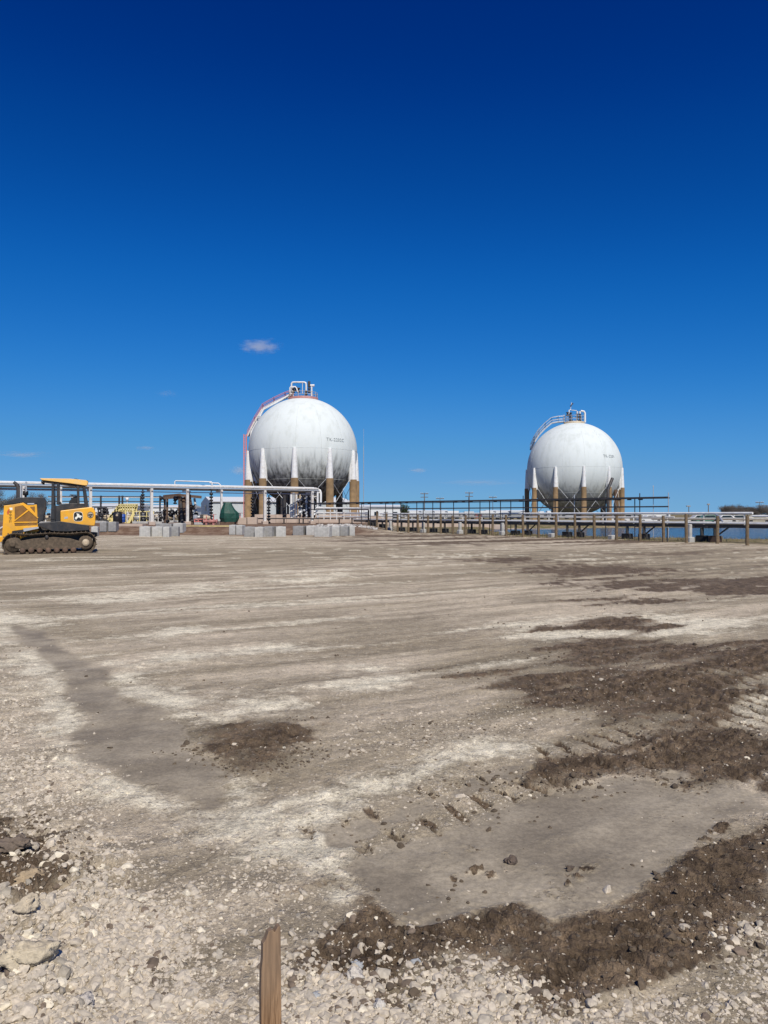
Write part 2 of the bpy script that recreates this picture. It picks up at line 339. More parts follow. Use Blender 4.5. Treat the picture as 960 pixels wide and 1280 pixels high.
    c = mix(math_('MULTIPLY', math_('MULTIPLY', dk, nos), .55), c, (.12, .095, .07))
    sl = mix(mr(noise(pos, 1.7, 5), .35, .65), (.22, .187, .138), (.345, .298, .222))
    c = mix(slick, c, sl)
    c = mix(math_('MULTIPLY_ADD', slick, -.7, 1.0), c, mr(streak3, .34, .66, .84, 1.15), 'MULTIPLY'); grain = noise(pos, 95, 5, .75); c = mix(1.0, c, mr(fine, .28, .72, .80, 1.18), 'MULTIPLY'); c = mix(math_('MULTIPLY_ADD', slick, -.6, 1.0), c, mr(grain, .30, .70, .74, 1.22), 'MULTIPLY'); c = mix(math_('MULTIPLY_ADD', slick, -.5, 1.0), c, mr(mid, .32, .68, .86, 1.12), 'MULTIPLY')
    bank = mix(mr(noise(pos, .9, 6, .7), .4, .6), (.26, .20, .12), (.13, .12, .05))
    c = mix(sp2.outputs[1], c, bank)
    soil = mix(mr(noise(pos, 1.4, 6, .7), .4, .6), (.14, .085, .055), (.23, .16, .11))
    c = mix(sp2.outputs[2], c, soil)
    L.new(c, b.inputs['Base Color'])
    rg = math_('MULTIPLY_ADD', slick, -.22, .95); rg = math_('MULTIPLY_ADD', mud, -.12, rg); L.new(rg, b.inputs['Roughness'])
    b.inputs['Specular IOR Level'].default_value = .2
    hgt = math_('ADD', math_('MULTIPLY', math_('SUBTRACT', fine, .5), .6), math_('MULTIPLY', math_('SUBTRACT', mid, .5), 1.2))
    hgt = math_('ADD', hgt, math_('MULTIPLY', ps, .25)); hgt = math_('ADD', hgt, math_('MULTIPLY', math_('SUBTRACT', grain, .5), .40))
    hgt = math_('MULTIPLY', hgt, math_('MULTIPLY_ADD', slick, -.88, 1.0))
    hgt = math_('ADD', hgt, math_('MULTIPLY', mud, math_('MULTIPLY', math_('SUBTRACT', noise(pos, 60, 4, .7), .5), 1.1)))
    bp = N.new('ShaderNodeBump'); bp.inputs['Strength'].default_value = 1.0; bp.inputs['Distance'].default_value = .022; L.new(hgt, bp.inputs['Height']); L.new(bp.outputs[0], b.inputs['Normal'])
    return m

# ------------------------------------------------------------------ mesh builder
class MB:
    def __init__(s): s.v = []; s.f = []; s.sm = []
    def add(s, vs, fs, smooth=False):
        n = len(s.v); s.v += [tuple(p) for p in vs]; s.f += [tuple(i+n for i in f) for f in fs]; s.sm += [smooth]*len(fs); return s
    def box(s, a, b, rz=0, c=None):
        x0, y0, z0 = [min(p) for p in zip(a, b)]; x1, y1, z1 = [max(p) for p in zip(a, b)]
        vs = [Vector(p) for p in ((x0,y0,z0),(x1,y0,z0),(x1,y1,z0),(x0,y1,z0),(x0,y0,z1),(x1,y0,z1),(x1,y1,z1),(x0,y1,z1))]
        if rz:
            c = Vector(c) if c else Vector(((x0+x1)/2, (y0+y1)/2, 0)); m = Matrix.Rotation(rz, 3, 'Z')
            vs = [m @ (p-Vector((c.x, c.y, 0)))+Vector((c.x, c.y, 0)) for p in vs]
        return s.add(vs, [(0,3,2,1),(4,5,6,7),(0,1,5,4),(1,2,6,5),(2,3,7,6),(3,0,4,7)])
    def cbox(s, c, d, rz=0, bev=.0):
        """box by base centre and size; bevelled vertical+top edges when bev"""
        x, y, z = c; a, b, h = d[0]/2, d[1]/2, d[2]
        if not bev: return s.box((x-a, y-b, z), (x+a, y+b, z+h), rz)
        m = Matrix.Rotation(rz, 3, 'Z'); rings = []
        for zz, ins in ((0, 0), (h-bev, 0), (h, bev)):
            A, B = a-ins, b-ins; k = bev
            pts = [(-A+k,-B),(A-k,-B),(A,-B+k),(A,B-k),(A-k,B),(-A+k,B),(-A,B-k),(-A,-B+k)]
            rings.append([m @ Vector((p[0], p[1], zz))+Vector((x, y, z)) for p in pts])
        vs = sum(rings, []); fs = [tuple(range(7, -1, -1)), tuple(range(16, 24))]
        for r_ in range(2):
            for i in range(8): j = (i+1) % 8; fs.append((r_*8+i, r_*8+j, r_*8+8+j, r_*8+8+i))
        return s.add(vs, fs)
    def tube(s, pts, r, n=8, caps=True, smooth=True):
        pts = [Vector(p) for p in pts]; rr = r if isinstance(r, (list, tuple)) else [r]*len(pts)
        rings = []; up = Vector((0, 0, 1)); prev = None
        for i, p in enumerate(pts):
            d = (pts[min(i+1, len(pts)-1)]-pts[max(i-1, 0)]).normalized()
            if prev is None:
                a = d.cross(up); a = a.normalized() if a.length > 1e-3 else Vector((1, 0, 0))
            else:
                a = prev-d*prev.dot(d); a = a.normalized() if a.length > 1e-4 else Vector((1, 0, 0))
            prev = a; b = d.cross(a)
            rings += [p+(a*math.cos(2*math.pi*k/n)+b*math.sin(2*math.pi*k/n))*rr[i] for k in range(n)]
        fs = []
        for i in range(len(pts)-1):
            for k in range(n): j = (k+1) % n; fs.append((i*n+k, i*n+j, i*n+n+j, i*n+n+k))
        s.add(rings, fs, smooth)
        if caps: m = len(pts)-1; s.add([rings[k] for k in range(n)], [tuple(range(n-1, -1, -1))]); s.add([rings[m*n+k] for k in range(n)], [tuple(range(n))])
        return s
    def bar(s, a, b, w, h=None):
        """square bar between two points"""
        a, b = Vector(a), Vector(b); h = h or w; d = (b-a).normalized()
        u = d.cross(Vector((0, 0, 1))); u = u.normalized() if u.length > 1e-3 else Vector((1, 0, 0)); v = u.cross(d)
        vs = [p+u*x*w/2+v*y*h/2 for p in (a, b) for x, y in ((-1,-1),(1,-1),(1,1),(-1,1))]
        return s.add(vs, [(3,2,1,0),(4,5,6,7),(0,1,5,4),(1,2,6,5),(2,3,7,6),(3,0,4,7)])
    def prism(s, poly, y0, y1):
        n = len(poly); vs = [(p[0], y0, p[1]) for p in poly]+[(p[0], y1, p[1]) for p in poly]
        fs = [tuple(range(n)), tuple(range(2*n-1, n-1, -1))]
        for i in range(n): j = (i+1) % n; fs.append((i, i+n, j+n, j))
        return s.add(vs, fs)
    def lathe(s, c, prof, n=16, axis='Z', smooth=True):
        c = Vector(c); vs = []
        for r_, z in prof:
            for k in range(n):
                a = 2*math.pi*k/n; p = (r_*math.cos(a), r_*math.sin(a), z)
                if axis == 'Y': p = (p[0], p[2], p[1])
                if axis == 'X': p = (p[2], p[0], p[1])
                vs.append(c+Vector(p))
        fs = []
        for i in range(len(prof)-1):
            for k in range(n): j = (k+1) % n; fs.append((i*n+k, i*n+j, i*n+n+j, i*n+n+k))
        s.add(vs, fs, smooth); m = len(prof)-1
        s.add([vs[k] for k in range(n)], [tuple(range(n-1, -1, -1))]); s.add([vs[m*n+k] for k in range(n)], [tuple(range(n))]); return s
WORLD = {}
def tag(o, label=None, cat=None, group=None, kind=None):
    if label: o['label'] = label
    if cat: o['category'] = cat
    if group: o['group'] = group
    if kind: o['kind'] = kind
    return o
def obj(name, mb, m, parent=None, origin=None, bevel=0, smooth_all=False):
    off = Vector(WORLD.get(parent.name, (0, 0, 0))) if parent else Vector(origin or (0, 0, 0))
    me = bpy.data.meshes.new(name)
    me.from_pydata([tuple(Vector(v)-off) for v in mb.v], [], mb.f)
    me.polygons.foreach_set('use_smooth', [True]*len(mb.f) if smooth_all else mb.sm)
    me.materials.append(m); me.update()
    o = bpy.data.objects.new(name, me); col.objects.link(o)
    if parent: o.parent = parent; WORLD[o.name] = off
    else: o.location = off; WORLD[o.name] = off
    if bevel:
        md = o.modifiers.new('bevel', 'BEVEL'); md.width = bevel; md.segments = 2; md.limit_method = 'ANGLE'
    return o
def thing(name, label, cat, loc=(0, 0, 0), group=None):
    o = bpy.data.objects.new(name, None); col.objects.link(o); o.location = loc; o.empty_display_size = .3
    WORLD[o.name] = Vector(loc); return tag(o, label, cat, group)
def copy_tree(o, parent=None):
    c = o.copy(); col.objects.link(c); c.parent = parent
    WORLD[c.name] = WORLD.get(o.name, Vector((0, 0, 0)))
    for ch in list(o.children): copy_tree(ch, c)
    return c
def gz(x, y):
    xa = np.array([float(x)]); ya = np.array([float(y)]); s_, m_, l_ = masks(xa, ya)
    return float(height(xa, ya, s_, m_)[0])
ORD = ['first','second','third','fourth','fifth','sixth','seventh','eighth','ninth','tenth','eleventh','twelfth','thirteenth','fourteenth','fifteenth','sixteenth','seventeenth','eighteenth','nineteenth','twentieth','twenty-first','twenty-second','twenty-third','twenty-fourth','twenty-fifth']

# ------------------------------------------------------------------ ground
def build_ground():
    a_in = np.linspace(-R(33), R(33), 800); a_out = np.linspace(R(33), 2*math.pi-R(33), 90)[1:-1]
    ang = np.concatenate([a_in, a_out])
    rows = [.35, .8, 1.3, 1.7, 2.0, 2.2]; r = 2.3
    while r < 4000:
        rows.append(r); step = r*r/(H*768)*1.15
        if r < 40: r += step
        elif r < 200: r += .55
        else: r += r*.05
    rows.append(15000.)
    rr = np.array(rows); na = len(ang); nr = len(rr)
    A, RR = np.meshgrid(ang, rr); x = (np.sin(A)*RR).ravel(); y = (np.cos(A)*RR).ravel()
    s_, m_, l_ = masks(x, y); dp = DAMPV[0]; z = height(x, y, s_, m_)
    z = np.where(RR.ravel() > 12000, 0, z)
    me = bpy.data.meshes.new('ground'); nv = na*nr
    co = np.stack([x, y, z], 1).astype(np.float32)
    co = np.vstack([co, [[0, 0, co[:na, 2].mean()]]]).astype(np.float32)
    i = np.arange(nr-1)[:, None]*na; j = np.arange(na)[None, :]; jn = (j+1) % na
    q = np.stack([i+j, i+na+j, i+na+jn, i+jn], -1).reshape(-1, 4)   # clockwise/ccw fixed below
    q = q[:, ::-1]
    tri = np.stack([np.full(na, nv), np.arange(na), (np.arange(na)+1) % na], 1)[:, ::-1]
    me.vertices.add(nv+1); me.vertices.foreach_set('co', co.ravel())
    loops = np.concatenate([q.ravel(), tri.ravel()]).astype(np.int32)
    me.loops.add(len(loops)); me.loops.foreach_set('vertex_index', loops)
    ls = np.concatenate([np.arange(len(q))*4, len(q)*4+np.arange(na)*3]).astype(np.int32)
    me.polygons.add(len(ls)); me.polygons.foreach_set('loop_start', ls)
    me.update(calc_edges=True); me.validate()
    me.polygons.foreach_set('use_smooth', np.ones(len(ls), bool))
    c = me.color_attributes.new('masks', 'FLOAT_COLOR', 'POINT')
    z1 = np.zeros(1)
    c.data.foreach_set('color', np.stack([np.append(s_, 0), np.append(m_, 0), np.append(l_, 0), np.append(dp, 0)], 1).astype(np.float32).ravel())
    berm = (1-sst(-.3, .4, poly_sd(x, y, BERM)+(fbm(x*2, y*2, 3)-.5)*.8))
    pd = poly_sd(x, y, POND); R_ = np.sqrt(x*x+y*y)
    fence = y-(40+1.447*(18.9-x)/.888)        # beyond the posts the ground is rough grass and dirt
    bank = np.clip(sst(1.0, 3.5, fence)*(x > -3)*(1-sst(8, 12, pd)) + sst(95, 130, y), 0, 1)*(1-berm)
    bank = np.maximum(bank, sst(1.5, 5, y-(40+1.447*(18.9-x)/.888))*sst(-2, 6, x)*.8)
    soil = sst(57.5, 59.5, y+(fbm(x*.5, y*.5, 4)-.5)*2)*(1-sst(-3, 1, x))*(1-sst(95, 130, y))
    c2 = me.color_attributes.new('zones', 'FLOAT_COLOR', 'POINT')
    c2.data.foreach_set('color', np.stack([np.append(berm, 0), np.append(bank, 0), np.append(soil, 0), np.ones(nv+1)], 1).astype(np.float32).ravel())
    me.materials.append(ground_mat())
    o = bpy.data.objects.new('ground', me); col.objects.link(o); tag(o, kind='structure')
    if me.polygons[0].normal.z < 0: me.flip_normals()
build_ground()

# pond
def pond():
    m, t, b = new_mat('pond_water'); N = t.nodes; L = t.links
    b.inputs['Base Color'].default_value = (.015, .055, .11, 1); b.inputs['Roughness'].default_value = .12; b.inputs['IOR'].default_value = 1.33
    g = N.new('ShaderNodeNewGeometry'); n = N.new('ShaderNodeTexNoise'); n.inputs['Scale'].default_value = 2.2; n.inputs['Detail'].default_value = 6; n.inputs['Roughness'].default_value = .65
    L.new(g.outputs['Position'], n.inputs['Vector']); bp = N.new('ShaderNodeBump'); bp.inputs['Strength'].default_value = 1; bp.inputs['Distance'].default_value = .35
    L.new(n.outputs[0], bp.inputs['Height']); L.new(bp.outputs[0], b.inputs['Normal'])
    mb = MB(); c = Vector((60, 80, 0)); pts = []
    for x, y in POND:
        v = Vector((x, y, 0)); d = (v-c).normalized(); pts.append(v+d*3.0)
    mb.add([(p.x, p.y, -.30) for p in pts][::-1], [tuple(range(len(pts)))])
    tag(obj('pond_water', mb, m), kind='structure')
pond()

# ------------------------------------------------------------------ stones
def ico(sub):
    import bmesh
    bm = bmesh.new(); bmesh.ops.create_icosphere(bm, subdivisions=sub, radius=1)
    v = np.array([p.co[:] for p in bm.verts]); f = np.array([[a.index for a in p.verts] for p in bm.faces]); bm.free(); return v, f
def rock_shapes(n, sub, seed):
    rng = np.random.RandomState(seed); out = []
    v0, f = ico(sub)
    for k in range(n):
        v = v0.copy()
        for c in range(7):                     # chop flat faces like crushed limestone
            d = rng.normal(size=3); d /= np.linalg.norm(d); h = rng.uniform(.42, .80)
            p = v @ d; v = v-np.outer(np.maximum(p-h, 0), d)
        v += rng.normal(size=v.shape)*.05
        v *= np.array([1, rng.uniform(.65, .95), rng.uniform(.45, .75)]); out.append(v)
    return out, f
def stones(name, X, Y, S, C, sub, mt, seed, sink=.25, label=None, cat=None):
    rng = np.random.RandomState(seed); n = len(X)
    shp, f = rock_shapes(10, sub, seed); nv = len(shp[0]); nf = len(f)
    k = rng.randint(0, 10, n); V = np.stack(shp)[k]
    rz = rng.uniform(0, 2*math.pi, n); rx = rng.normal(0, .5, n); ry = rng.normal(0, .5, n)
    def rotm(a, ax):
        c, s_ = np.cos(a), np.sin(a); o = np.ones_like(a); z = np.zeros_like(a)
        m = {'x': [[o,z,z],[z,c,-s_],[z,s_,c]], 'y': [[c,z,s_],[z,o,z],[-s_,z,c]], 'z': [[c,-s_,z],[s_,c,z],[z,z,o]]}[ax]
        return np.moveaxis(np.array(m), 2, 0)
    Mx = rotm(rz, 'z') @ rotm(ry, 'y') @ rotm(rx, 'x')
    V = np.einsum('nij,nvj->nvi', Mx, V)*S[:, None, None]
    s_, m_, l_ = masks(X, Y); Z = height(X, Y, s_, m_)
    V[:, :, 0] += X[:, None]; V[:, :, 1] += Y[:, None]; V[:, :, 2] += (Z+S*(.5-sink*2))[:, None]
    co = V.reshape(-1, 3).astype(np.float32); F_ = (f[None]+(np.arange(n)*nv)[:, None, None]).reshape(-1, 3).astype(np.int32)
    me = bpy.data.meshes.new(name); me.vertices.add(len(co)); me.vertices.foreach_set('co', co.ravel())
    me.loops.add(F_.size); me.loops.foreach_set('vertex_index', F_.ravel())
    me.polygons.add(len(F_)); me.polygons.foreach_set('loop_start', (np.arange(len(F_))*3).astype(np.int32)); me.update(calc_edges=True)
    me.polygons.foreach_set('use_smooth', np.zeros(len(F_), bool))
    ca = me.color_attributes.new('tint', 'FLOAT_COLOR', 'POINT')
    cc = np.repeat(C, nv, 0); ca.data.foreach_set('color', np.hstack([cc, np.ones((len(cc), 1))]).astype(np.float32).ravel())
    me.materials.append(mt); o = bpy.data.objects.new(name, me); col.objects.link(o)
    return tag(o, label, cat, kind='stuff')
def stone_mat(name='crushed_limestone'):
    m, t, b = new_mat(name); N = t.nodes; L = t.links
    a = N.new('ShaderNodeAttribute'); a.attribute_name = 'tint'; g = N.new('ShaderNodeNewGeometry')
    n = N.new('ShaderNodeTexNoise'); n.inputs['Scale'].default_value = 60; n.inputs['Detail'].default_value = 5; L.new(g.outputs['Position'], n.inputs['Vector'])
    mr = N.new('ShaderNodeMapRange'); mr.inputs[1].default_value = .3; mr.inputs[2].default_value = .7; mr.inputs[3].default_value = .78; mr.inputs[4].default_value = 1.15; L.new(n.outputs[0], mr.inputs[0])
    mx = N.new('ShaderNodeMix'); mx.data_type = 'RGBA'; mx.blend_type = 'MULTIPLY'; mx.inputs[0].default_value = 1; L.new(a.outputs['Color'], mx.inputs[6]); L.new(mr.outputs[0], mx.inputs[7])
    L.new(mx.outputs[2], b.inputs['Base Color']); b.inputs['Roughness'].default_value = .92
    bp = N.new('ShaderNodeBump'); bp.inputs['Strength'].default_value = .5; bp.inputs['Distance'].default_value = .004; L.new(n.outputs[0], bp.inputs['Height']); L.new(bp.outputs[0], b.inputs['Normal'])
    return m
SM = stone_mat()
DENSE = [[G(*p) for p in q] for q in [
 [(-200,760),(-10,790),(20,840),(50,890),(50,940),(70,980),(90,1020),(120,1080),(165,1130),(190,1190),(215,1300),(-300,1300)],
 [(380,1300),(385,1235),(440,1222),(500,1240),(560,1215),(610,1245),(700,1268),(790,1258),(860,1235),(930,1205),(1100,1180),(1100,1300)]]]
MED = [[G(*p) for p in q] for q in [
 [(430,930),(560,880),(640,850),(760,820),(900,800),(1000,840),(1000,960),(860,900),(760,950),(640,1000),(560,1030),(480,980)],
 [(370,1120),(560,1120),(560,1220),(370,1230)], [(720,1100),(860,1060),(1000,1020),(1000,1190),(880,1200)]]]
def build_stones():
    rng = np.random.RandomState(5); N = 1000000
    r = 1.0/rng.uniform(1/24., 1/2.15, N)            # denser near the camera
    a = rng.uniform(-R(36), R(36), N); X = np.sin(a)*r; Y = np.cos(a)*r
    dR = poly_sd(X, Y, DENSE[1]); d1 = np.minimum(poly_sd(X, Y, DENSE[0]), dR); wob = (fbm(X*2, Y*2, 8, 3)-.5)*.6
    dense = 1-sst(-.15, .45, d1+wob)
    d2 = np.min([poly_sd(X, Y, p) for p in MED], 0); med = 1-sst(-.3, .5, d2+wob*1.5)
    sl, mu, li = masks(X, Y)
    clump = sst(.45, .7, fbm((X*cd+Y*sdn)*.5, (-X*sdn+Y*cd)*2.2, 18, 3))
    clump2 = sst(.36, .6, fbm(X*2.1, Y*2.1, 38, 3))
    lft = (1-sst(-.2, 1.2, poly_sd(X, Y, BERM)))*sst(4, 6, r); dens = .006+.10*lft+.40*dense**1.5*(.35+.65*clump2)+.11*med*(.3+clump)+.050*clump*(1-mu)+.012*mu
    right = (X > .0); dens = dens*(1-.6*mu); dens = dens*(1-.985*sl)*np.where(right & (dense > .3), .5, 1)
    # keep uniform per square metre: sampling density falls as 1/r^3, allow it (far stones are not seen)
    keep = rng.uniform(size=N) < dens*.8
    X, Y, r, dense, mu, med, right = X[keep], Y[keep], r[keep], dense[keep], mu[keep], med[keep], right[keep]; n = len(X)
    S = np.exp(rng.normal(math.log(.0048), .66, n))*(1+.55*dense+.25*med); S = np.clip(S*np.where(right, .80, 1.0), .003, .036)
    S = np.maximum(S, r*.00075)
    tone = rng.uniform(.80, 1.10, n)[:, None]*np.array([[.51, .448, .355]])
    grey = rng.uniform(size=n) < .07; tone[grey] = rng.uniform(.7, 1.1, (grey.sum(), 1))*np.array([[.42, .375, .30]])
    brown = (rng.uniform(size=n) < .03+.34*mu); tone[brown] = rng.uniform(.6, 1.2, (brown.sum(), 1))*np.array([[.17, .13, .095]])
    pale = rng.uniform(size=n) < .05; tone[pale] = np.array([.68, .615, .48])
    big = S > .012
    print('stones', n, big.sum())
    stones('gravel', X[big], Y[big], S[big], tone[big], 2, SM, 3, sink=.36, label='loose crushed pale limestone scattered over the graded ground', cat='gravel')
    stones('fine_gravel', X[~big], Y[~big], S[~big], tone[~big], 1, SM, 4, sink=.36, label='fine pale grit between the larger stones on the ground', cat='gravel')
build_stones()

def rock(name, loc, dims, rz, seed, c, label, cat, tilt=(0, 0), amp=.16):
    rng = np.random.RandomState(seed); v, f = ico(4)
    for k in range(12):
        d = rng.normal(size=3); d /= np.linalg.norm(d); h = rng.uniform(.55, .85); p = v @ d; v = v-np.outer(np.maximum(p-h, 0), d)
    n = (fbm(v[:, 0]*3+v[:, 2]*2, v[:, 1]*3-v[:, 2]*1.5, seed, 5)-.5); n2 = (fbm(v[:, 0]*9+v[:, 2]*7, v[:, 1]*9-v[:, 2]*5, seed+50, 4)-.5); v = v*(1+n*amp*7+n2*amp*3)[:, None]
    v = v*np.array(dims)/2
    m = np.array((Matrix.Rotation(rz, 3, 'Z') @ Matrix.Rotation(tilt[0], 3, 'X') @ Matrix.Rotation(tilt[1], 3, 'Y'))); v = v @ m.T
    mb = MB(); L0 = Vector(loc); mb.add([tuple(Vector(p)+L0) for p in v], [tuple(q) for q in f], True)
    mt = mat(name+'_surface', c, .93, var=.25, scale=30, bump=1.0, dirt=tuple(k*.62 for k in c), dirt_amt=.7, dscale=22)
    return tag(obj(name, mb, mt, origin=loc), label, cat, 'larger rocks on the gravel')
for px, py, dm, rz, sd_, c, lb in [
 (40,1226,(.22,.09,.10),.75,1,(.50,.43,.31),'long tan clod of dried caliche at the lower left corner of the gravel'),
 (18,1218,(.060,.050,.045),.2,2,(.54,.49,.40),'small pale grey stone resting against the long tan clod'),
 (30,1163,(.11,.07,.08),.5,3,(.48,.41,.30),'tan clod above the long one at the left edge of the gravel'),
 (40,1105,(.20,.09,.08),.9,4,(.36,.28,.18),'brown ridged clod beside the dark wet patch at the left edge'),
 (20,1075,(.16,.10,.07),.3,5,(.16,.125,.095),'dark wet clod at the left edge above the brown ridged clod'),
 (105,1262,(.075,.055,.045),.4,6,(.47,.43,.38),'pale angular stone near the bottom left corner'),
 (448,1205,(.050,.040,.022),.3,8,(.36,.375,.385),'bluish grey broken stone right of the wooden stake'),
 (444,1222,(.062,.055,.045),1.1,9,(.52,.48,.42),'cream stone directly below the bluish grey broken stone'),
 (520,1203,(.045,.035,.022),.2,10,(.33,.345,.355),'bluish grey flat chip in the brown mud further right of the stake'),
 (474,1260,(.055,.06,.045),.2,11,(.53,.50,.45),'rounded cream stone near the bottom edge right of the stake'),
 (398,1243,(.06,.035,.02),.6,14,(.36,.375,.385),'slate grey sliver of stone beside the stake'),
 (640,1074,(.075,.06,.06),.5,12,(.12,.09,.07),'dark lumpy clod standing on the smooth grey mud'),
 (712,1083,(.06,.035,.03),.5,13,(.10,.075,.055),'small dark clod on the smooth grey mud right of the lumpy one'),
]:
    x, y = G(px, py); rock('rock' if c[0] > .2 else 'mud_clod', (x, y, gz(x, y)+dm[2]*.16), dm, rz, sd_, c, lb, 'rock' if c[0] > .2 else 'clod')

# small dark clods along mud edges
def build_clods():
    rng = np.random.RandomState(15); N = 90000
    r = 1.0/rng.uniform(1/22., 1/2.3, N); a = rng.uniform(-R(34), R(34), N); X = np.sin(a)*r; Y = np.cos(a)*r
    sl, mu, li = masks(X, Y); edge = np.clip(4*mu*(1-mu), 0, 1)*.8+.35*mu+.05*sl+.30*sst(.56, .70, fbm((X*cd+Y*sdn)*.45, (-X*sdn+Y*cd)*3, 58, 4))*(1-sl)*sst(4, 6, r)
    keep = rng.uniform(size=N) < edge*sst(.35, .7, fbm(X*1.8, Y*1.8, 28, 3))*.55
    X, Y = X[keep], Y[keep]; n = len(X); S = np.clip(np.exp(rng.normal(math.log(.009), .5, n)), .004, .030)
    C = rng.uniform(.7, 1.25, n)[:, None]*np.array([[.11, .082, .054]])
    stones('mud_clods', X, Y, S, C, 2, SM, 9, label='crumbs and clods of dark brown mud churned up on the pad', cat='mud')
build_clods()

# ------------------------------------------------------------------ wooden stake in the foreground
def stake():
    Y = 1.45; x0 = (342-480)/F*Y; zt = H+(643-1155)/F*Y
    mb = MB(); g = gz(x0, Y)
    # outline of the broad face (local x 0..w, z), broken top
    w_ = .040; t_ = .019
    out = [(0, g-.2), (w_, g-.2), (w_, zt), (w_*.86, zt-.001), (w_*.72, zt-.010), (w_*.60, zt-.004), (w_*.42, zt-.006), (w_*.28, zt-.020), (w_*.15, zt-.026), (w_*.13, zt-.055), (w_*.06, zt-.075), (w_*.03, zt-.12)]
    n = len(out); fr = [(p[0]-w_/2, -t_/2, p[1]) for p in out]; bk = [(p[0]-w_/2+.001, t_/2, p[1]-(.004 if i > 1 else 0)) for i, p in enumerate(out)]
    m = Matrix.Rotation(R(24), 3, 'Z') @ Matrix.Rotation(R(-.6), 3, 'Y')
    vs = [m @ Vector((p[0], p[1], p[2]-g))+Vector((x0, Y, g)) for p in fr+bk]
    fs = [tuple(range(n)), tuple(range(2*n-1, n-1, -1))]+[(i, i+n, (i+1) % n+n, (i+1) % n) for i in range(n)]
    mb.add(vs, fs)
    o = tag(obj('wooden_stake', mb, stake_mat(), origin=(x0, Y, g), bevel=.0008), 'brown wooden survey stake with splintered top in the gravel', 'stake')
stake()

# ------------------------------------------------------------------ sphere tanks
def sphere_mat(name, dirt, lo, hi, cz, seed):
    m, t, b = new_mat(name); N = t.nodes; L = t.links
    tc = N.new('ShaderNodeTexCoord'); sp = N.new('ShaderNodeSeparateXYZ'); L.new(tc.outputs['Object'], sp.inputs[0])
    def noise(scale, det, mapscale, loc=(seed*3.1, 0, 0)):
        mp = N.new('ShaderNodeMapping'); mp.inputs['Scale'].default_value = mapscale; mp.inputs['Location'].default_value = loc; L.new(tc.outputs['Object'], mp.inputs[0])
        n = N.new('ShaderNodeTexNoise'); n.inputs['Scale'].default_value = scale; n.inputs['Detail'].default_value = det; n.inputs['Roughness'].default_value = .6; L.new(mp.outputs[0], n.inputs['Vector']); return n.outputs[0]
    def mr(v, a, bb, c=0., d=1.):
        n = N.new('ShaderNodeMapRange'); n.interpolation_type = 'SMOOTHSTEP'; n.inputs[1].default_value = a; n.inputs[2].default_value = bb; n.inputs[3].default_value = c; n.inputs[4].default_value = d; L.new(v, n.inputs[0]); return n.outputs[0]
    def ma(op, a, bb):
        n = N.new('ShaderNodeMath'); n.operation = op
        for i, v in enumerate((a, bb)):
            if isinstance(v, (int, float)): n.inputs[i].default_value = v
            else: L.new(v, n.inputs[i])
        return n.outputs[0]
    streak = noise(2.3, 8, (1, 1, .055)); blot = noise(.5, 6, (1, 1, 1)); faint = noise(1.1, 5, (1, 1, .25), (9, 9, seed))
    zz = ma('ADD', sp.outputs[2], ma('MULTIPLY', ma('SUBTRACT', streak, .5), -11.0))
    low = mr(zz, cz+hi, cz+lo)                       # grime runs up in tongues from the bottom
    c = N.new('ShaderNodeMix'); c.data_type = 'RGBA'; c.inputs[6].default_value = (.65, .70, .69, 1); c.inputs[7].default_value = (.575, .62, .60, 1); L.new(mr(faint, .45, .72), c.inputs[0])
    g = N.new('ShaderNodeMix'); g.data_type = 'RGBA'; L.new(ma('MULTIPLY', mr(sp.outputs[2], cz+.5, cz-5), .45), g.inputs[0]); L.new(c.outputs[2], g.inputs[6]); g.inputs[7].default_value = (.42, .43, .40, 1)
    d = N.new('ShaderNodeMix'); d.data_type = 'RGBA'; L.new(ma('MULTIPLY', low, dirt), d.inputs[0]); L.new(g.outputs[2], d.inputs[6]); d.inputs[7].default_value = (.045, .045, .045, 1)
    # weld seams: courses at fixed heights and sparse verticals
    L.new(d.outputs[2], b.inputs['Base Color']); b.inputs['Roughness'].default_value = .9
    b.inputs['Specular IOR Level'].default_value = .15
    return m
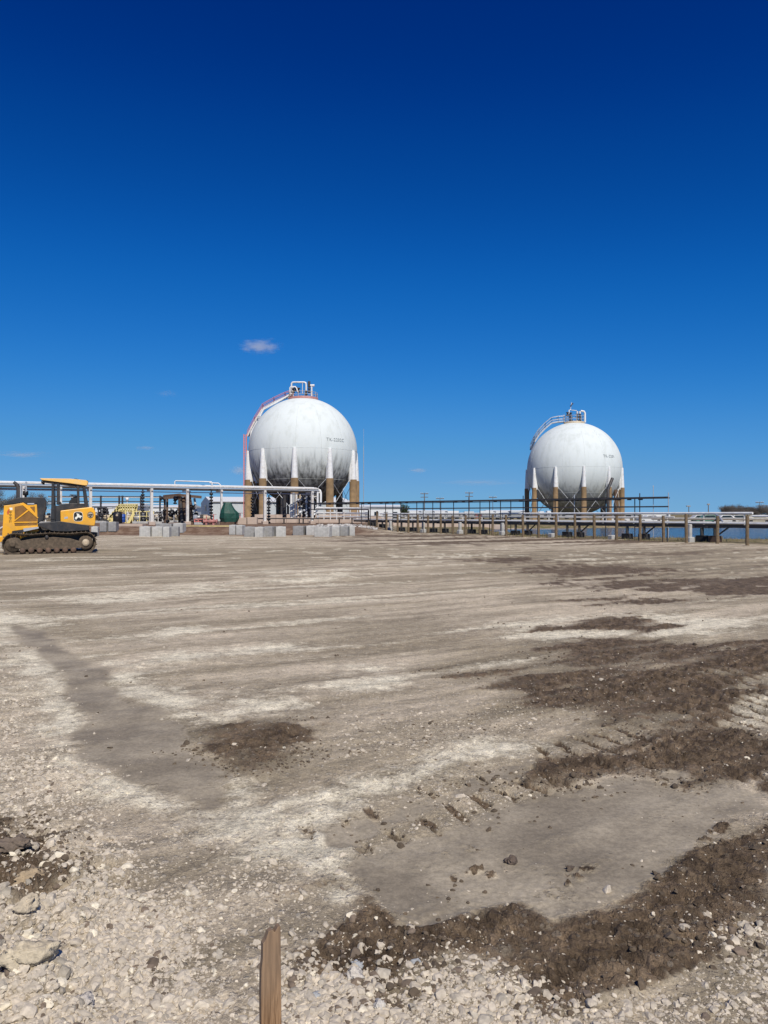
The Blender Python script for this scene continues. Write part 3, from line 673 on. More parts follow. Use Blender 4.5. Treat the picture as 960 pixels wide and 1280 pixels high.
def sphere_tank(label, cx, cy, cz, Rr, nleg, off, rcol, z_sl, dirt, lo, hi, seed, number, text_az, text_z, leglab):
    g = gz(cx, cy); root = thing('sphere_tank', label, 'storage tank', (cx, cy, g), 'spherical gas storage tanks on brown legs')
    c = Vector((cx, cy, cz)); mb = MB()
    n1, n2 = 96, 48; prof = [(Rr*math.sin(math.pi*k/n2), cz+Rr*math.cos(math.pi*k/n2)) for k in range(1, n2)]
    prof = [(r_, z) for r_, z in prof]; mb.lathe((cx, cy, 0), prof, n1)
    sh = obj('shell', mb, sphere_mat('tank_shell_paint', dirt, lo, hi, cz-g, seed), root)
    # faint horizontal and vertical weld seams
    sm = MB()
    for ph in (90, 122):
        rr = (Rr+.004)*math.sin(R(ph)); z = cz+(Rr+.004)*math.cos(R(ph))
        sm.tube([(cx+rr*math.cos(2*math.pi*k/72), cy+rr*math.sin(2*math.pi*k/72), z) for k in range(73)], .016, 4, False)
    for k in range(14):
        a = 2*math.pi*k/14+.2; sm.tube([(cx+(Rr+.004)*math.sin(R(p))*math.cos(a), cy+(Rr+.004)*math.sin(R(p))*math.sin(a), cz+(Rr+.004)*math.cos(R(p))) for p in range(40, 123, 6)], .014, 4, False)
    obj('weld_seam', sm, mat('seam_paint', (.52,.55,.54), .6, var=.1), sh)
    tc_ = (Vector((0, 0, cz))-Vector((cx, cy, cz))); tc_.normalize(); rt = Vector((-tc_.y, tc_.x, 0))
    def dirv(th): return tc_*math.cos(R(th))+rt*math.sin(R(th))
    tops = []
    for i in range(nleg):
        th = off+i*360./nleg; d = dirv(th); t = Vector((-d.y, d.x, 0)); p = c+d*(Rr+.02)
        lg = MB(); gl = gz(p.x, p.y) if p.y < 200 else g
        lg.lathe((p.x, p.y, 0), [(rcol*1.25, gl-.1), (rcol*1.25, gl+.5), (rcol, gl+.52), (rcol, z_sl-.1), (rcol*.96, z_sl)], 20)
        lo_ = obj('leg', lg, M['fire'], root)
        cn = MB(); k = 12; zs = [(z_sl-.02, rcol*.88), (z_sl+.25, rcol*.86), (cz-1.2, rcol*.66), (cz-.2, rcol*.55), (cz+.02, rcol*.48)]
        cn.lathe((p.x, p.y, 0), [(r_, z) for z, r_ in zs], 18)
        cn.lathe((p.x-d.x*.25, p.y-d.y*.25, 0), [(rcol*.9, z_sl-.3), (rcol*.9, z_sl+.2), (rcol*.5, cz-.5)], 14)
        obj('leg_sleeve', cn, M['white'], lo_)
        tops.append((p, d))
    for i in range(nleg):
        p, d = tops[i]; q, e = tops[(i+1) % nleg]
        a = Vector((p.x, p.y, z_sl+.35))-d*.3; b2 = Vector((q.x, q.y, g+1.2))-e*.3
        a2 = Vector((q.x, q.y, z_sl+.35))-e*.3; b3 = Vector((p.x, p.y, g+1.2))-d*.3
        obj('brace', MB().tube([a, b2], .035, 6), M['galv'], root); obj('brace', MB().tube([a2, b3], .035, 6), M['galv'], root)
    # painted number, bent to the shell
    tx = bpy.data.curves.new('num', 'FONT'); tx.body = number; tx.size = .66; tx.resolution_u = 3; tx.space_character = 1.12
    to = bpy.data.objects.new('num', tx); col.objects.link(to); dg = bpy.context.evaluated_depsgraph_get()
    me = bpy.data.meshes.new_from_object(to.evaluated_get(dg)); bpy.data.objects.remove(to)
    tm = MB(); vs = []
    d0 = text_az
    for v in me.vertices:
        a = d0+math.degrees((v.co.x)/(Rr*math.cos(text_z))); el = text_z+v.co.y/Rr
        dd = dirv(a)*math.cos(el)+Vector((0, 0, math.sin(el))); vs.append(c+dd*(Rr+.03))
    tm.add(vs, [tuple(p.vertices) for p in me.polygons]); obj('tank_number', tm, M['numt'], root)
    return root, c, g, dirv, rt, tc_
# tank 1
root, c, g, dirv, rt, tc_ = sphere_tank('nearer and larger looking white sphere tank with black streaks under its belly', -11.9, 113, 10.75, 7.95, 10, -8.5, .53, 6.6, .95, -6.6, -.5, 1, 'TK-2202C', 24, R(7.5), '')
def Q(px, py, dep=0.): return P(px, py, 113+dep)
def stair(root, pts, wdir, wd, m_st, m_rail, rail_h=1.05, one=False, steps=True):
    st = MB(); st2 = MB(); tr = MB(); rl = MB()
    for s_ in (0, 1):
        off = wdir*wd*s_
        for i in range(len(pts)-1): (st2 if s_ else st).bar(pts[i]+off, pts[i+1]+off, .06, .24)
    for i in range(len(pts)-1):
        a, b = pts[i], pts[i+1]; n = max(2, int((b-a).length/.32))
        for k in range(n):
            p = a.lerp(b, (k+.5)/n); tr.box((p.x-.14, p.y, p.z-.02), (p.x+.14, p.y+wd, p.z+.02)) if abs(wdir.y) > .7 else tr.cbox((p.x+wdir.x*wd/2, p.y, p.z), (wd, .28, .04))
    for s_ in (0, 1):
        off = wdir*wd*s_+Vector((0, 0, rail_h)); rl.tube([p+off for p in pts], .042, 6); rl.tube([p+off-Vector((0, 0, .5)) for p in pts], .035, 6)
        for i in range(len(pts)-1):
            a, b = pts[i], pts[i+1]; n = max(1, int((b-a).length/1.6))
            for k in range(n+1): p = a.lerp(b, k/n)+wdir*wd*s_; rl.tube([p, p+Vector((0, 0, rail_h))], .035, 6)
    s = obj('staircase', st, m_st, root); obj('stringer', st2, m_st, s); obj('tread', tr, M['rust'], s); obj('handrail', rl, m_rail, s); return s
pts = [Q(309,545), Q(318,527), Q(328,511), Q(342,503), Q(356,496.5), Q(366,493)]
stair(root, pts, Vector((0, 1, 0)), .9, M['offwhite'], M['pink'], .75)
lad = MB(); gb = g
for x_ in (304.9, 307.9): lad.bar(Vector(((x_-480)/F*111.5, 111.5, gb)), Vector(((x_-480)/F*111.5, 111.5, Q(0,544).z)), .14)
for k in range(40): z = gb+.4+k*.31; lad.bar(Vector(((304.9-480)/F*111.5, 111.5, z)), Vector(((307.9-480)/F*111.5, 111.5, z)), .05)
obj('ladder', lad, M['pink'], root)
pp = MB(); pp.tube([Vector(((313.2-480)/F*112.6, 112.6, gb)), Q(312.8,549,-.4), Q(314,540,-.4), Q(329.5,511.5,-.4), Q(344,504,-.4), Q(365,491.5,-.4), Q(366,484,-.4)], .13, 8)
obj('riser_pipe', pp, M['white'], root)
for px, py in ((325,523),(311.5,566)): obj('pipe_bracket', MB().cbox(Q(px, py, -.6), (.7, .5, .35)).cbox(Q(px-1.5, py+2, -.6), (.2, .4, .6)), M['galv'], root)
pf = MB(); ct = c+Vector((0, 0, 7.95))
pf.lathe((c.x, c.y, 0), [(2.2, ct.z-.30), (2.2, ct.z+.02), (1.9, ct.z+.06)], 24)
pl = obj('top_platform', pf, M['red'], root)
rl = MB(); n = 14
for k in range(n):
    a = 2*math.pi*k/n; p = Vector((c.x+2.1*math.cos(a), c.y+2.1*math.sin(a), ct.z)); rl.tube([p, p+Vector((0, 0, .75))], .03, 5)
for hh in (.4, .75): rl.tube([(c.x+2.1*math.cos(2*math.pi*k/28), c.y+2.1*math.sin(2*math.pi*k/28), ct.z+hh) for k in range(29)], .028, 5)
obj('railing', rl, M['tan'], pl)
lp = MB()
lp.tube([Q(364.4,495), Q(364.4,479.5), Q(365.4,478), Q(367,477.7), Q(380,477.7), Q(382,478.3), Q(382.6,480.5), Q(382.6,491)], .13, 8)
lp.tube([Q(362.4,495,-.8), Q(362.4,484.5,-.8), Q(363.5,483.3,-.8), Q(369,483.3,-.8), Q(370.6,485,-.8), Q(372,490,-.8)], .10, 8)
lp.tube([Q(378,478), Q(378,492)], .05, 6)
lp.tube([Q(389.5,495), Q(389.5,482)], .12, 8); lp.tube([Q(387.4,481.8), Q(393,481.8)], .17, 8)
obj('vent_pipes', lp, M['white'], root)
vv = MB()
for px, py, r_ in ((366.5,488,.28),(369.5,486,.25),(373,487.5,.28),(382.6,491,.24),(386.3,488,.22)):
    p = Q(px, py, -.4); vv = MB(); vv.lathe(p, [(r_*.6, -.35), (r_, -.3), (r_, -.2), (r_*.5, -.15), (r_*.5, .15), (r_, .2), (r_, .3), (r_*.4, .35)], 10, 'Z'); obj('relief_valve', vv, M['dark'], root)
vv = MB()
vv.tube([Q(386.3,491), Q(386.3,476)], [.15, .04], 6); vv.cbox(Q(386.3,483.5), (.35,.35,.8))
obj('relief_valve', vv, M['dark'], root)
# column pipes under tank 1
up = MB()
for px in (352, 356, 360): up.tube([Vector(((px-480)/F*108, 108, g)), Vector(((px-480)/F*108, 108, 3.9+(px-352)*.05))], .16, 8)
obj('bottom_pipes', up, M['dark'], root)
mastp = MB().tube([(-3.05+.05, 113.2, g), (-3.0, 113.2, 11.6)], .045, 6).tube([(-3.0, 113.2, 11.6), (-3.0, 113.2, 14.2)], .02, 5)
tag(obj('antenna_mast', mastp, M['galv'], origin=(-3, 113.2, g)), 'thin grey mast standing right beside the streaked nearer sphere tank', 'mast')

# tank 2
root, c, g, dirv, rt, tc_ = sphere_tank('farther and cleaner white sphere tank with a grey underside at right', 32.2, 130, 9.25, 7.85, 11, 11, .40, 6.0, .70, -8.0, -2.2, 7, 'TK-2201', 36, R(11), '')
def Q2(px, py, dep=0.): return P(px, py, 130+dep)
pts = [Q2(664,562,1), Q2(668.5,552), Q2(674,543.5), Q2(682,535), Q2(690,528.5), Q2(698,527.0), Q2(706,526.5)]
stair(root, pts, Vector((0, 1, 0)), .9, M['galv'], M['galv'], .95)
ct = c+Vector((0, 0, 7.85)); pf = MB(); pf.lathe((c.x, c.y, 0), [(1.75, ct.z-.25), (1.75, ct.z+.12), (1.5, ct.z+.15)], 24); pl = obj('top_platform', pf, M['tan'], root)
rl = MB(); n = 12
for k in range(n):
    a = 2*math.pi*k/n; p = Vector((c.x+1.7*math.cos(a), c.y+1.7*math.sin(a), ct.z)); rl.tube([p, p+Vector((0, 0, 1.5 if k % 3 == 0 else 1.1))], .04, 5)
for hh in (.6, 1.1): rl.tube([(c.x+1.7*math.cos(2*math.pi*k/28), c.y+1.7*math.sin(2*math.pi*k/28), ct.z+hh) for k in range(29)], .035, 5)
obj('railing', rl, M['galv'], pl)
lp = MB(); lp.tube([Q2(711.6,527), Q2(711.6,512.5), Q2(714,512)], .1, 7); lp.tube([Q2(714.5,512.6), Q2(721,513.2)], .06, 6)
lp.tube([Q2(726,513.6), Q2(730,514.2), Q2(731.2,516), Q2(731.4,528)], .17, 8)
for px in (721.6, 725): lp.tube([Q2(px,527), Q2(px,514)], .16, 8)
lp.tube([Q2(713,513), Q2(714.5,503)], .05, 5)
obj('vent_pipes', lp, M['white'], root)
vv = MB()
for px, py in ((709.5,517.5),(713.5,518),(721.6,519.5),(725,519.5),(714,523.5),(725,524)): vv = MB(); obj('relief_valve', vv.lathe(Q2(px, py, -.4), [(.15,-.35),(.27,-.3),(.27,-.15),(.14,-.1),(.14,.15),(.25,.2),(.25,.3),(.1,.35)], 10), M['dark'], root)
obj('wind_vane', MB().bar(Q2(713,508), Q2(716.3,504), .28, .16), M['dark'], root)
ch = MB(); ch.tube([P(765.5,598,122), P(760,612,121), P(760,640,121)], .25, 8)
obj('drain_pipe', ch, M['dark'], root)
obj('riser_pipe', MB().tube([P(769.5,612,126), P(769.5,650,126)], .28, 10), M['rust'], root)

# ------------------------------------------------------------------ wooden posts along the right
def fence_pt(t, off=0):
    nx, ny = 1.447, .888; l = math.hypot(nx, ny)
    return Vector((18.9-.888*t+nx/l*off, 40+1.447*t+ny/l*off, 0))
rnd = random.Random(3)
post0 = None
pxs = [934,896.5,858,829.5,800,770.6,743,719,695,673.3,654,633,615.6,600,581.7,566,551,535,522.6,510.5,497,483,471,460.6]
for i, px in enumerate(pxs):
    t = (18.9-(px-480)/F*40)/(.888+(px-480)/F*1.447); p = fence_pt(t); z = gz(p.x, p.y)
    if i == 0:
        mb = MB(); prof = []; a = .088
        for k in range(2):
            pass
        mb.lathe((0, 0, 0), [(a*1.02, -.3), (a*1.03, .1), (a, .8), (a*.96, 1.50), (a*.86, 1.545)], 14)
        o = obj('wooden_post', mb, M['wood']); post0 = o
    else: o = post0.copy(); col.objects.link(o)
    o.location = (p.x, p.y, z); sc_ = 1+rnd.uniform(-.03, .05); o.scale = (1+rnd.uniform(-.08, .1), 1, sc_); o.rotation_euler = (R(rnd.uniform(-1.2, 1.2)), R(rnd.uniform(-1.2, 1.2)), rnd.uniform(0, 6))
    tag(o, ORD[i]+' brown wooden post from the right end of the row before the pipes', 'post', 'wooden posts in a row before the low pipe rack')

# ------------------------------------------------------------------ low pipe rack behind the posts
rk = thing('low_pipe_rack', 'long low rack of white pipes on dark pedestals behind the row of wooden posts', 'pipe rack', tuple(fence_pt(5, 2.6)))
def line(t0, t1, off, z, r_, name, mt, n=14, sides=8, wob=.0):
    pts = [fence_pt(t0+(t1-t0)*k/n, off)+Vector((0, 0, z+rnd.uniform(-wob, wob))) for k in range(n+1)]
    return obj(name, MB().tube(pts, r_, sides), mt, rk)
line(-12, 27, 2.2, 1.10, .055, 'pipe', M['white']); line(-12, 27, 2.5, 1.10, .04, 'pipe', M['offwhite'])
line(-12, 27, 2.8, 1.12, .05, 'pipe', M['dark']); line(-12, 24, 3.2, 1.14, .05, 'pipe', M['white'])
line(-12, 25, 3.6, 1.36, .035, 'pipe', M['offwhite']); line(1.1, 25, 3.4, 1.67, .07, 'pipe', M['white'])
line(-12, 1.1, 3.4, 1.50, .065, 'pipe', M['white']); line(4.0, 27, 3.0, 1.44, .04, 'pipe', M['offwhite'])
line(6, 24, 3.9, 1.55, .035, 'pipe', M['dark']); line(-12, 5, 3.0, 1.30, .04, 'pipe', M['tan'])
bm_ = MB()
for o_ in (2.15, 3.65):
    for k in range(36): bm_.bar(fence_pt(-12+k*1.08, o_)+Vector((0, 0, .93)), fence_pt(-12+(k+1)*1.08, o_)+Vector((0, 0, .93)), .10, .17)
obj('beam', bm_, M['black'], rk)
up = MB()
for k in range(24):
    a = fence_pt(-11+k*1.55, 3.4)+Vector((0, 0, .95)); up.bar(a, a+Vector((0, 0, .66 if k > 7 else .45)), .07)
obj('pipe_stanchion', up, M['offwhite'], rk)
cx_ = MB()
for t in (-6, 1.7, 9.4, 15.8, 19.5):
    a = fence_pt(t, 2.2)+Vector((0, 0, 1.15)); b = fence_pt(t+.8, 3.4)+Vector((0, 0, 1.60)); cx_.tube([a, a.lerp(b, .5)+Vector((0, 0, .12)), b], .05, 6)
obj('crossover_pipe', cx_, M['galv'], rk)
ped = [877.5, 894, 805, 784, 724, 709, 659.5, 644.6, 604, 589.6, 556, 542, 516, 502, 478, 466, 925+60, 1010, 1100]
for i, px in enumerate(ped):
    off = 2.9; q0 = fence_pt(0, off); k = (px-480)/F; t = (q0.x-k*q0.y)/(.888+k*1.447); p = fence_pt(t, off); z = gz(p.x, p.y)
    mb = MB(); wide = .42
    ra = math.atan2(.888, 1.447)
    brown = px == 894
    s = obj('pedestal', MB().cbox((p.x, p.y, z), (.16, .16, .93-z)).cbox((p.x, p.y, .80), (1.7, .13, .13), ra), M['dark'], rk)
    obj('footing', MB().cbox((p.x, p.y, z-.1), (.52, .55, .46), ra, .02), M['rust'] if brown else M['foot'], s)
    if px in (805, 894, 724, 659.5, 1010):
        obj('knee_brace', MB().bar((p.x+.1, p.y, .35), fence_pt(t-.55, off)+Vector((0, 0, .9)), .07), M['dark'], s)
# pale concrete plinths and stubs seen between the posts
for i, (px, off, hh, lb) in enumerate([(862,1.6,1.05,'pale flaking concrete pedestal just right of the third wooden post'),(765,1.2,.30,'short pale concrete stub beside the sixth wooden post'),(690,1.2,.34,'short pale concrete stub beside the ninth wooden post'),(628,1.4,.95,'pale concrete pedestal left of the wooden posts before the far pond shore'),(575,1.4,.95,'narrow pale concrete pedestal between distant wooden posts'),(529,1.3,.9,'pale concrete pedestal toward the left end of the wooden posts'),(488,1.3,.9,'leftmost pale concrete pedestal by the wooden posts')]):
    q0 = fence_pt(0, off); k = (px-480)/F; t = (q0.x-k*q0.y)/(.888+k*1.447); p = fence_pt(t, off); z = gz(p.x, p.y)
    mb = MB().cbox((p.x, p.y, z-.05), (.42, .42, min(.35, hh)), .5, .04)
    if hh > .5: mb.cbox((p.x, p.y, z+.28), (.22, .22, hh-.28), .5, .03)
    tag(obj('concrete_pedestal', mb, M['conc'], origin=(p.x, p.y, z)), lb, 'pedestal', 'small pale pedestals by the pipe rack')
p = fence_pt(3.15, .5); tag(obj('thin_post', MB().tube([(p.x, p.y, -.1), (p.x, p.y, .75)], .035, 8).tube([(p.x, p.y, .72), (p.x, p.y, .80)], .05, 8), M['dark'], origin=(p.x, p.y, 0)), 'short dark steel marker pin beside the fourth wooden post', 'marker')

# ------------------------------------------------------------------ elevated cable tray
tr = thing('cable_tray', 'long dark overhead cable tray on thin posts above the low white pipes', 'cable tray', (18.9, 51, 0))
A = Vector((18.9, 51, 0)); B = Vector((-7.5, 79, 0)); n = 46
def T(s_, z): return A.lerp(B, s_)+Vector((0, 0, z))
tm = MB(); lr = MB()
for k in range(n):
    a, b = k/n, (k+1)/n
    tm.bar(T(a, 2.70), T(b, 2.70), .34, .09); tm.bar(T(a, 2.745), T(b, 2.745), .05, .09)
    if rnd.random() < .6: tm.cbox(T(a+.4/n, 2.58), (.25, .2, .10))
    lr.bar(T(a, 2.12), T(b, 2.12), .10, .09)
obj('tray', tm, M['dark'], tr); obj('lower_conduit', lr, M['dark'], tr)
lr = MB(); lr.tube([T(.09, 2.62), T(.3, 2.60), T(.6, 2.61), T(1, 2.58)], .03, 6); obj('hanging_cable', lr, M['black'], tr)
for i, px in enumerate([835.5, 799.7, 793.5, 757, 718, 694, 672, 654, 638.5, 625.6, 612, 600, 586, 567, 551, 541, 529, 521, 501, 491, 482, 463, 452]):
    k = (px-480)/F; s_ = (A.x-k*A.y)/((A.x-B.x)+k*(B.y-A.y)); tall = 3.05 if i in (0, 1, 4, 7, 12) else 2.7
    b = T(s_, 0); z = gz(b.x, b.y)
    obj('tray_post', MB().tube([b+Vector((0, 0, z)), T(s_, tall)], .035 if i else .03, 6), M['galv'] if i in (0, 4) else M['dark'], tr)
b = T(.028, 0); tag(obj('antenna_mast', MB().tube([b, b+Vector((0, 0, 3.55))], .022, 6).tube([b+Vector((-.04, 0, 3.5)), b+Vector((.04, 0, 3.5))], .02, 5), M['galv'], origin=b), 'thin pale rod standing up near the right end of the dark cable tray', 'mast')

# ------------------------------------------------------------------ overhead pipe rack, left
pr = thing('overhead_pipe_rack', 'tall rack of white pipes on pale posts running behind the bulldozer to the sphere tank', 'pipe rack', (-21, 78, .5))
LA = Vector((-44, 64.5, 0)); LB = Vector((-7.6, 86.8, 0))
def LP(s_, z, off=0):
    d = (LB-LA).normalized(); nn = Vector((-d.y, d.x, 0)); return LA.lerp(LB, s_)+nn*off+Vector((0, 0, z))
for off, z, r_, mt in ((-.5,4.46,.07,'offwhite'),(-.2,4.50,.06,'dark'),(.1,4.56,.075,'white'),(.45,4.50,.06,'galv'),(.8,4.64,.06,'white')):
    obj('pipe', MB().tube([LP(k/12, z, off) for k in range(13)], r_, 8), M[mt], pr)
obj('pipe', MB().tube([LP(k/12, 4.12, .3) for k in range(13)], .05, 8), M['dark'], pr)
obj('pipe', MB().tube([LP(k/12, 3.86, -.2) for k in range(13)], .045, 7), M['galv'], pr)
obj('beam', MB().bar(LP(-.0, 4.30, -.55), LP(1, 4.30, -.55), .10, .10), M['galv'], pr)
obj('beam', MB().bar(LP(-.0, 4.24, .85), LP(1, 4.24, .85), .12, .22), M['dark'], pr)
obj('beam', MB().bar(LP(-.0, 3.98, .5), LP(.42, 3.98, .5), .3, .10), M['dark'], pr)
for px in (-60, 29, 75, 112, 188, 232.6, 275, 329, 388):
    k = (px-480)/F; s_ = (LA.x-k*LA.y)/((LA.x-LB.x)+k*(LB.y-LA.y)); b = LP(s_, 0, -.45); z = gz(b.x, b.y); w_ = .26 if px not in (275, 75) else .2
    ps = obj('rack_post', MB().cbox((b.x, b.y, z+.3), (w_, w_, 4.2-z-.3+.0), .5), M['offwhite'], pr)
    obj('post_base', MB().cbox((b.x, b.y, z-.05), (.62, .62, .38), .5, .03), M['dike'], ps)
    b2 = LP(s_, 0, .85); obj('cross_arm', MB().bar(LP(s_, 4.05, -.7), LP(s_, 4.05, 1.1), .16, .18), M['offwhite'], ps)
# second, higher white loop
obj('loop_pipe', MB().tube([P(218.5,611,80), P(218.5,601.8,80), P(219.5,601,80), P(264,602.2,80.5), P(265,603,80.5), P(265,611,80.5)], .06, 8).tube([P(262,603.6,81), P(273,604,81), P(275.5,606,81), P(275.5,612,81)], .06, 8), M['white'], pr)
# down-turn and frame at the right end
obj('down_pipe', MB().tube([P(388,612.2,86), P(397,612.2,86.6), P(400,613,86.6), P(401,616,86.6), P(401,628,86.6)], .13, 8), M['white'], pr)
obj('down_pipe', MB().tube([P(397,614,86.4), P(397.2,637,86.4), P(395,640,86.4), P(391,639,86.4), P(391,630,86.4)], .12, 8), M['white'], pr)
obj('cross_frame', MB().bar(P(388,615.5,86.5), P(400,615.5,86.5), .2, .16).bar(P(388,620.5,86.5), P(397,620.5,86.5), .16, .12), M['offwhite'], pr)

# valve manifold below its right end
vm = thing('valve_manifold', 'cluster of white vertical pipes and black valves beneath the right end of the overhead rack', 'valves', (-9.8, 88, .5))
for px, zt, r_, mt in ((364,617,.14,'white'),(367,616,.16,'galv'),(370.5,617,.12,'white'),(375,618,.10,'tan'),(379.5,617,.13,'dark'),(383,619,.12,'galv'),(386,618,.12,'dark'),(355.5,619,.22,'dark'),(393,626,.1,'dark')):
    b = P(px, 647, 88); obj('riser_pipe', MB().tube([b, P(px, zt, 88)], r_, 8), M[mt], vm)
v_ = MB()
for k in range(34):
    px = rnd.uniform(372, 390); py = rnd.uniform(618, 646); r_ = rnd.uniform(.09, .18); q = P(px, py, 88.3+rnd.uniform(-.3, .5)); ax = rnd.choice('XYZ')
    obj('valve', MB().lathe(q, [(r_*.5,-.28),(r_,-.25),(r_,-.17),(r_*.55,-.12),(r_*.55,.12),(r_,.17),(r_,.25),(r_*.5,.28)], 10, ax), M['black'] if k % 3 else M['white'], vm)
v_ = MB()
for k in range(16):
    px = rnd.uniform(373, 400); py = rnd.uniform(620, 646); q = P(px, py, 87.2); r_ = rnd.uniform(.1, .17)
    obj('valve', MB().lathe(q, [(r_*.5,-.28),(r_,-.25),(r_,-.17),(r_*.55,-.12),(r_*.55,.12),(r_,.17),(r_,.25),(r_*.5,.28)], 10, rnd.choice('XYZ')), M['galv'], vm)
obj('walkway', MB().bar(P(300,648.2,86), P(445,648.2,86), .4, .12), M['dark'], vm)
for px in (306,315,355,374,379,391,424,440): b = P(px, 648.5, 86); z = gz(b.x, b.y); obj('walkway_leg', MB().cbox((b.x, b.y, z), (.13, .13, b.z-z)).cbox((b.x, b.y, z), (.45, .3, .06)), M['black'], vm)
# white pipes running right from the manifold toward the low rack
jp = MB()
for py, r_ in ((635.2,.13),(641,.10),(645.5,.08)):
    jp.tube([P(396,py,86), P(430,py+.4,84), P(462,py+1.0,78)], r_, 8)
obj('header_pipe', jp, M['white'], vm)
jr = MB()
for px in (405,413,421,430,438,447,455): jr.bar(P(px, 634, 83.5), P(px, 650, 83.5), .10)
obj('pipe_stanchion', jr, M['offwhite'], vm)
# hanging chains/ladder rungs on legs
def spool(px, y0, y1, D, lb):
    mb = MB(); z0 = P(px, y1, D).z; z1 = P(px, y0, D).z; n = int((z1-z0)/.34)
    b = P(px, y1, D)
    mb.tube([b, (b.x, b.y, z1)], .07, 6)
    for k in range(n): mb.lathe((b.x, b.y, z0+.17+k*.34), [(.07,-.11),(.2,-.08),(.2,.08),(.07,.11)], 9)
    tag(obj('flanged_riser', mb, M['black'], origin=(b.x, b.y, z0)), lb, 'riser pipe')
spool(315.5,619,655,86.5,'black flanged riser just left of the post before the sphere tank legs')
spool(336,619,655,87,'black flanged riser just right of the post before the sphere tank legs')
spool(264,612,655,83,'black flanged riser between the grey shed and the green tarp')
spool(178.5,612,640,84,'black flanged riser hanging left of the rack post by the yellow steps')

# ------------------------------------------------------------------ things standing on the left pad
def tarp():
    c0 = P(285, 656, 80); z = gz(c0.x, c0.y); s = 80/F
    prof = [(-12.5,4),(-12,12),(-11,17),(-6,21.5),(-5,25),(4,25),(7,18),(10,9),(11,5),(9,3),(-8,1)]
    mb = MB(); n = 9; levels = [0, 5, 11, 16, 20, 24.5]; rad = [10.5, 12.2, 12.0, 9.0, 6.6, 4.6]; vs = []
    rj = [rnd.uniform(.82, 1.12) for k in range(n)]
    for li, (lv, ra) in enumerate(zip(levels, rad)):
        for k in range(n):
            a = 2*math.pi*k/n+.2; f = rj[k]*(1 if li < 3 else .5)+(0 if li < 3 else .5)+rnd.uniform(-.05, .05)
            vs.append((c0.x+(ra*f*math.cos(a)-1.5*(li > 2)+.8)*s, c0.y+ra*f*.8*math.sin(a)*s, z+.25+(lv+rnd.uniform(-.6, .6)*(0 < li < 5))*s))
    fs = [(i*n+k, i*n+(k+1) % n, i*n+n+(k+1) % n, i*n+n+k) for i in range(len(levels)-1) for k in range(n)]
    mb.add(vs, fs); mb.add(vs[-n:], [tuple(range(n))]); mb.add(vs[:n], [tuple(range(n))[::-1]])
    o = thing('covered_machine', 'machine wrapped in a dark green tarp standing before the white shed', 'covered equipment', (c0.x, c0.y, z))
    obj('tarp', mb, M['green'], o)
    obj('skid', MB().cbox((c0.x, c0.y, z), (1.5, 1.2, .26)), M['rust'], o)
tarp()
def yellow_steps():
    D = 92; c0 = P(150, 656, D); z = gz(c0.x, c0.y); o = thing('access_platform', 'pale yellow access steps and railed platform on the left pad', 'steps', (c0.x, c0.y, z))
    k = P(137,654,D); 
    def bars(segs, w_=.17):
        mb = MB()
        for a, b in segs: mb.bar(P(a[0], a[1], D), P(b[0], b[1], D), w_)
        return mb
    obj('platform', MB().box(P(148,638,D), P(172,639.5,D+2.2)), M['yrail'], o)
    obj('stair_flight', MB().prism([(P(135,655,D).x, z), (P(139,655,D).x, z), (P(152,637,D).x, P(0,637,D).z), (P(148,635,D).x, P(0,635,D).z)], D, D+1.2), M['yrail'], o)
    obj('stair_flight', MB().prism([(P(164,655,D).x, z), (P(160,655,D).x, z), (P(170,637,D).x, P(0,640,D).z), (P(174,638,D).x, P(0,637,D).z)], D-.6, D+.6), M['yrail'], o)
    segs = [((135,650),(149,631)),((149,631),(172,631)),((172,631),(162,650)),((138,646),(150,634)),((150,634.5),(172,634.5))]
    segs += [((x, 638), (x, 631)) for x in range(149, 173, 3)]+[((x, 652-(x-136)*1.25), (x, 645-(x-136)*1.1)) for x in (138, 141, 144, 147)]
    obj('handrail', bars(segs), M['yrail'], o)
    obj('platform_leg', bars([((x, 655), (x, 638)) for x in (149, 157, 166, 172)], .16), M['yrail'], o)
    obj('side_panel', MB().box(P(137,645,D+.4), P(145,655,D+.6)), M['yrail'], o)
yellow_steps()
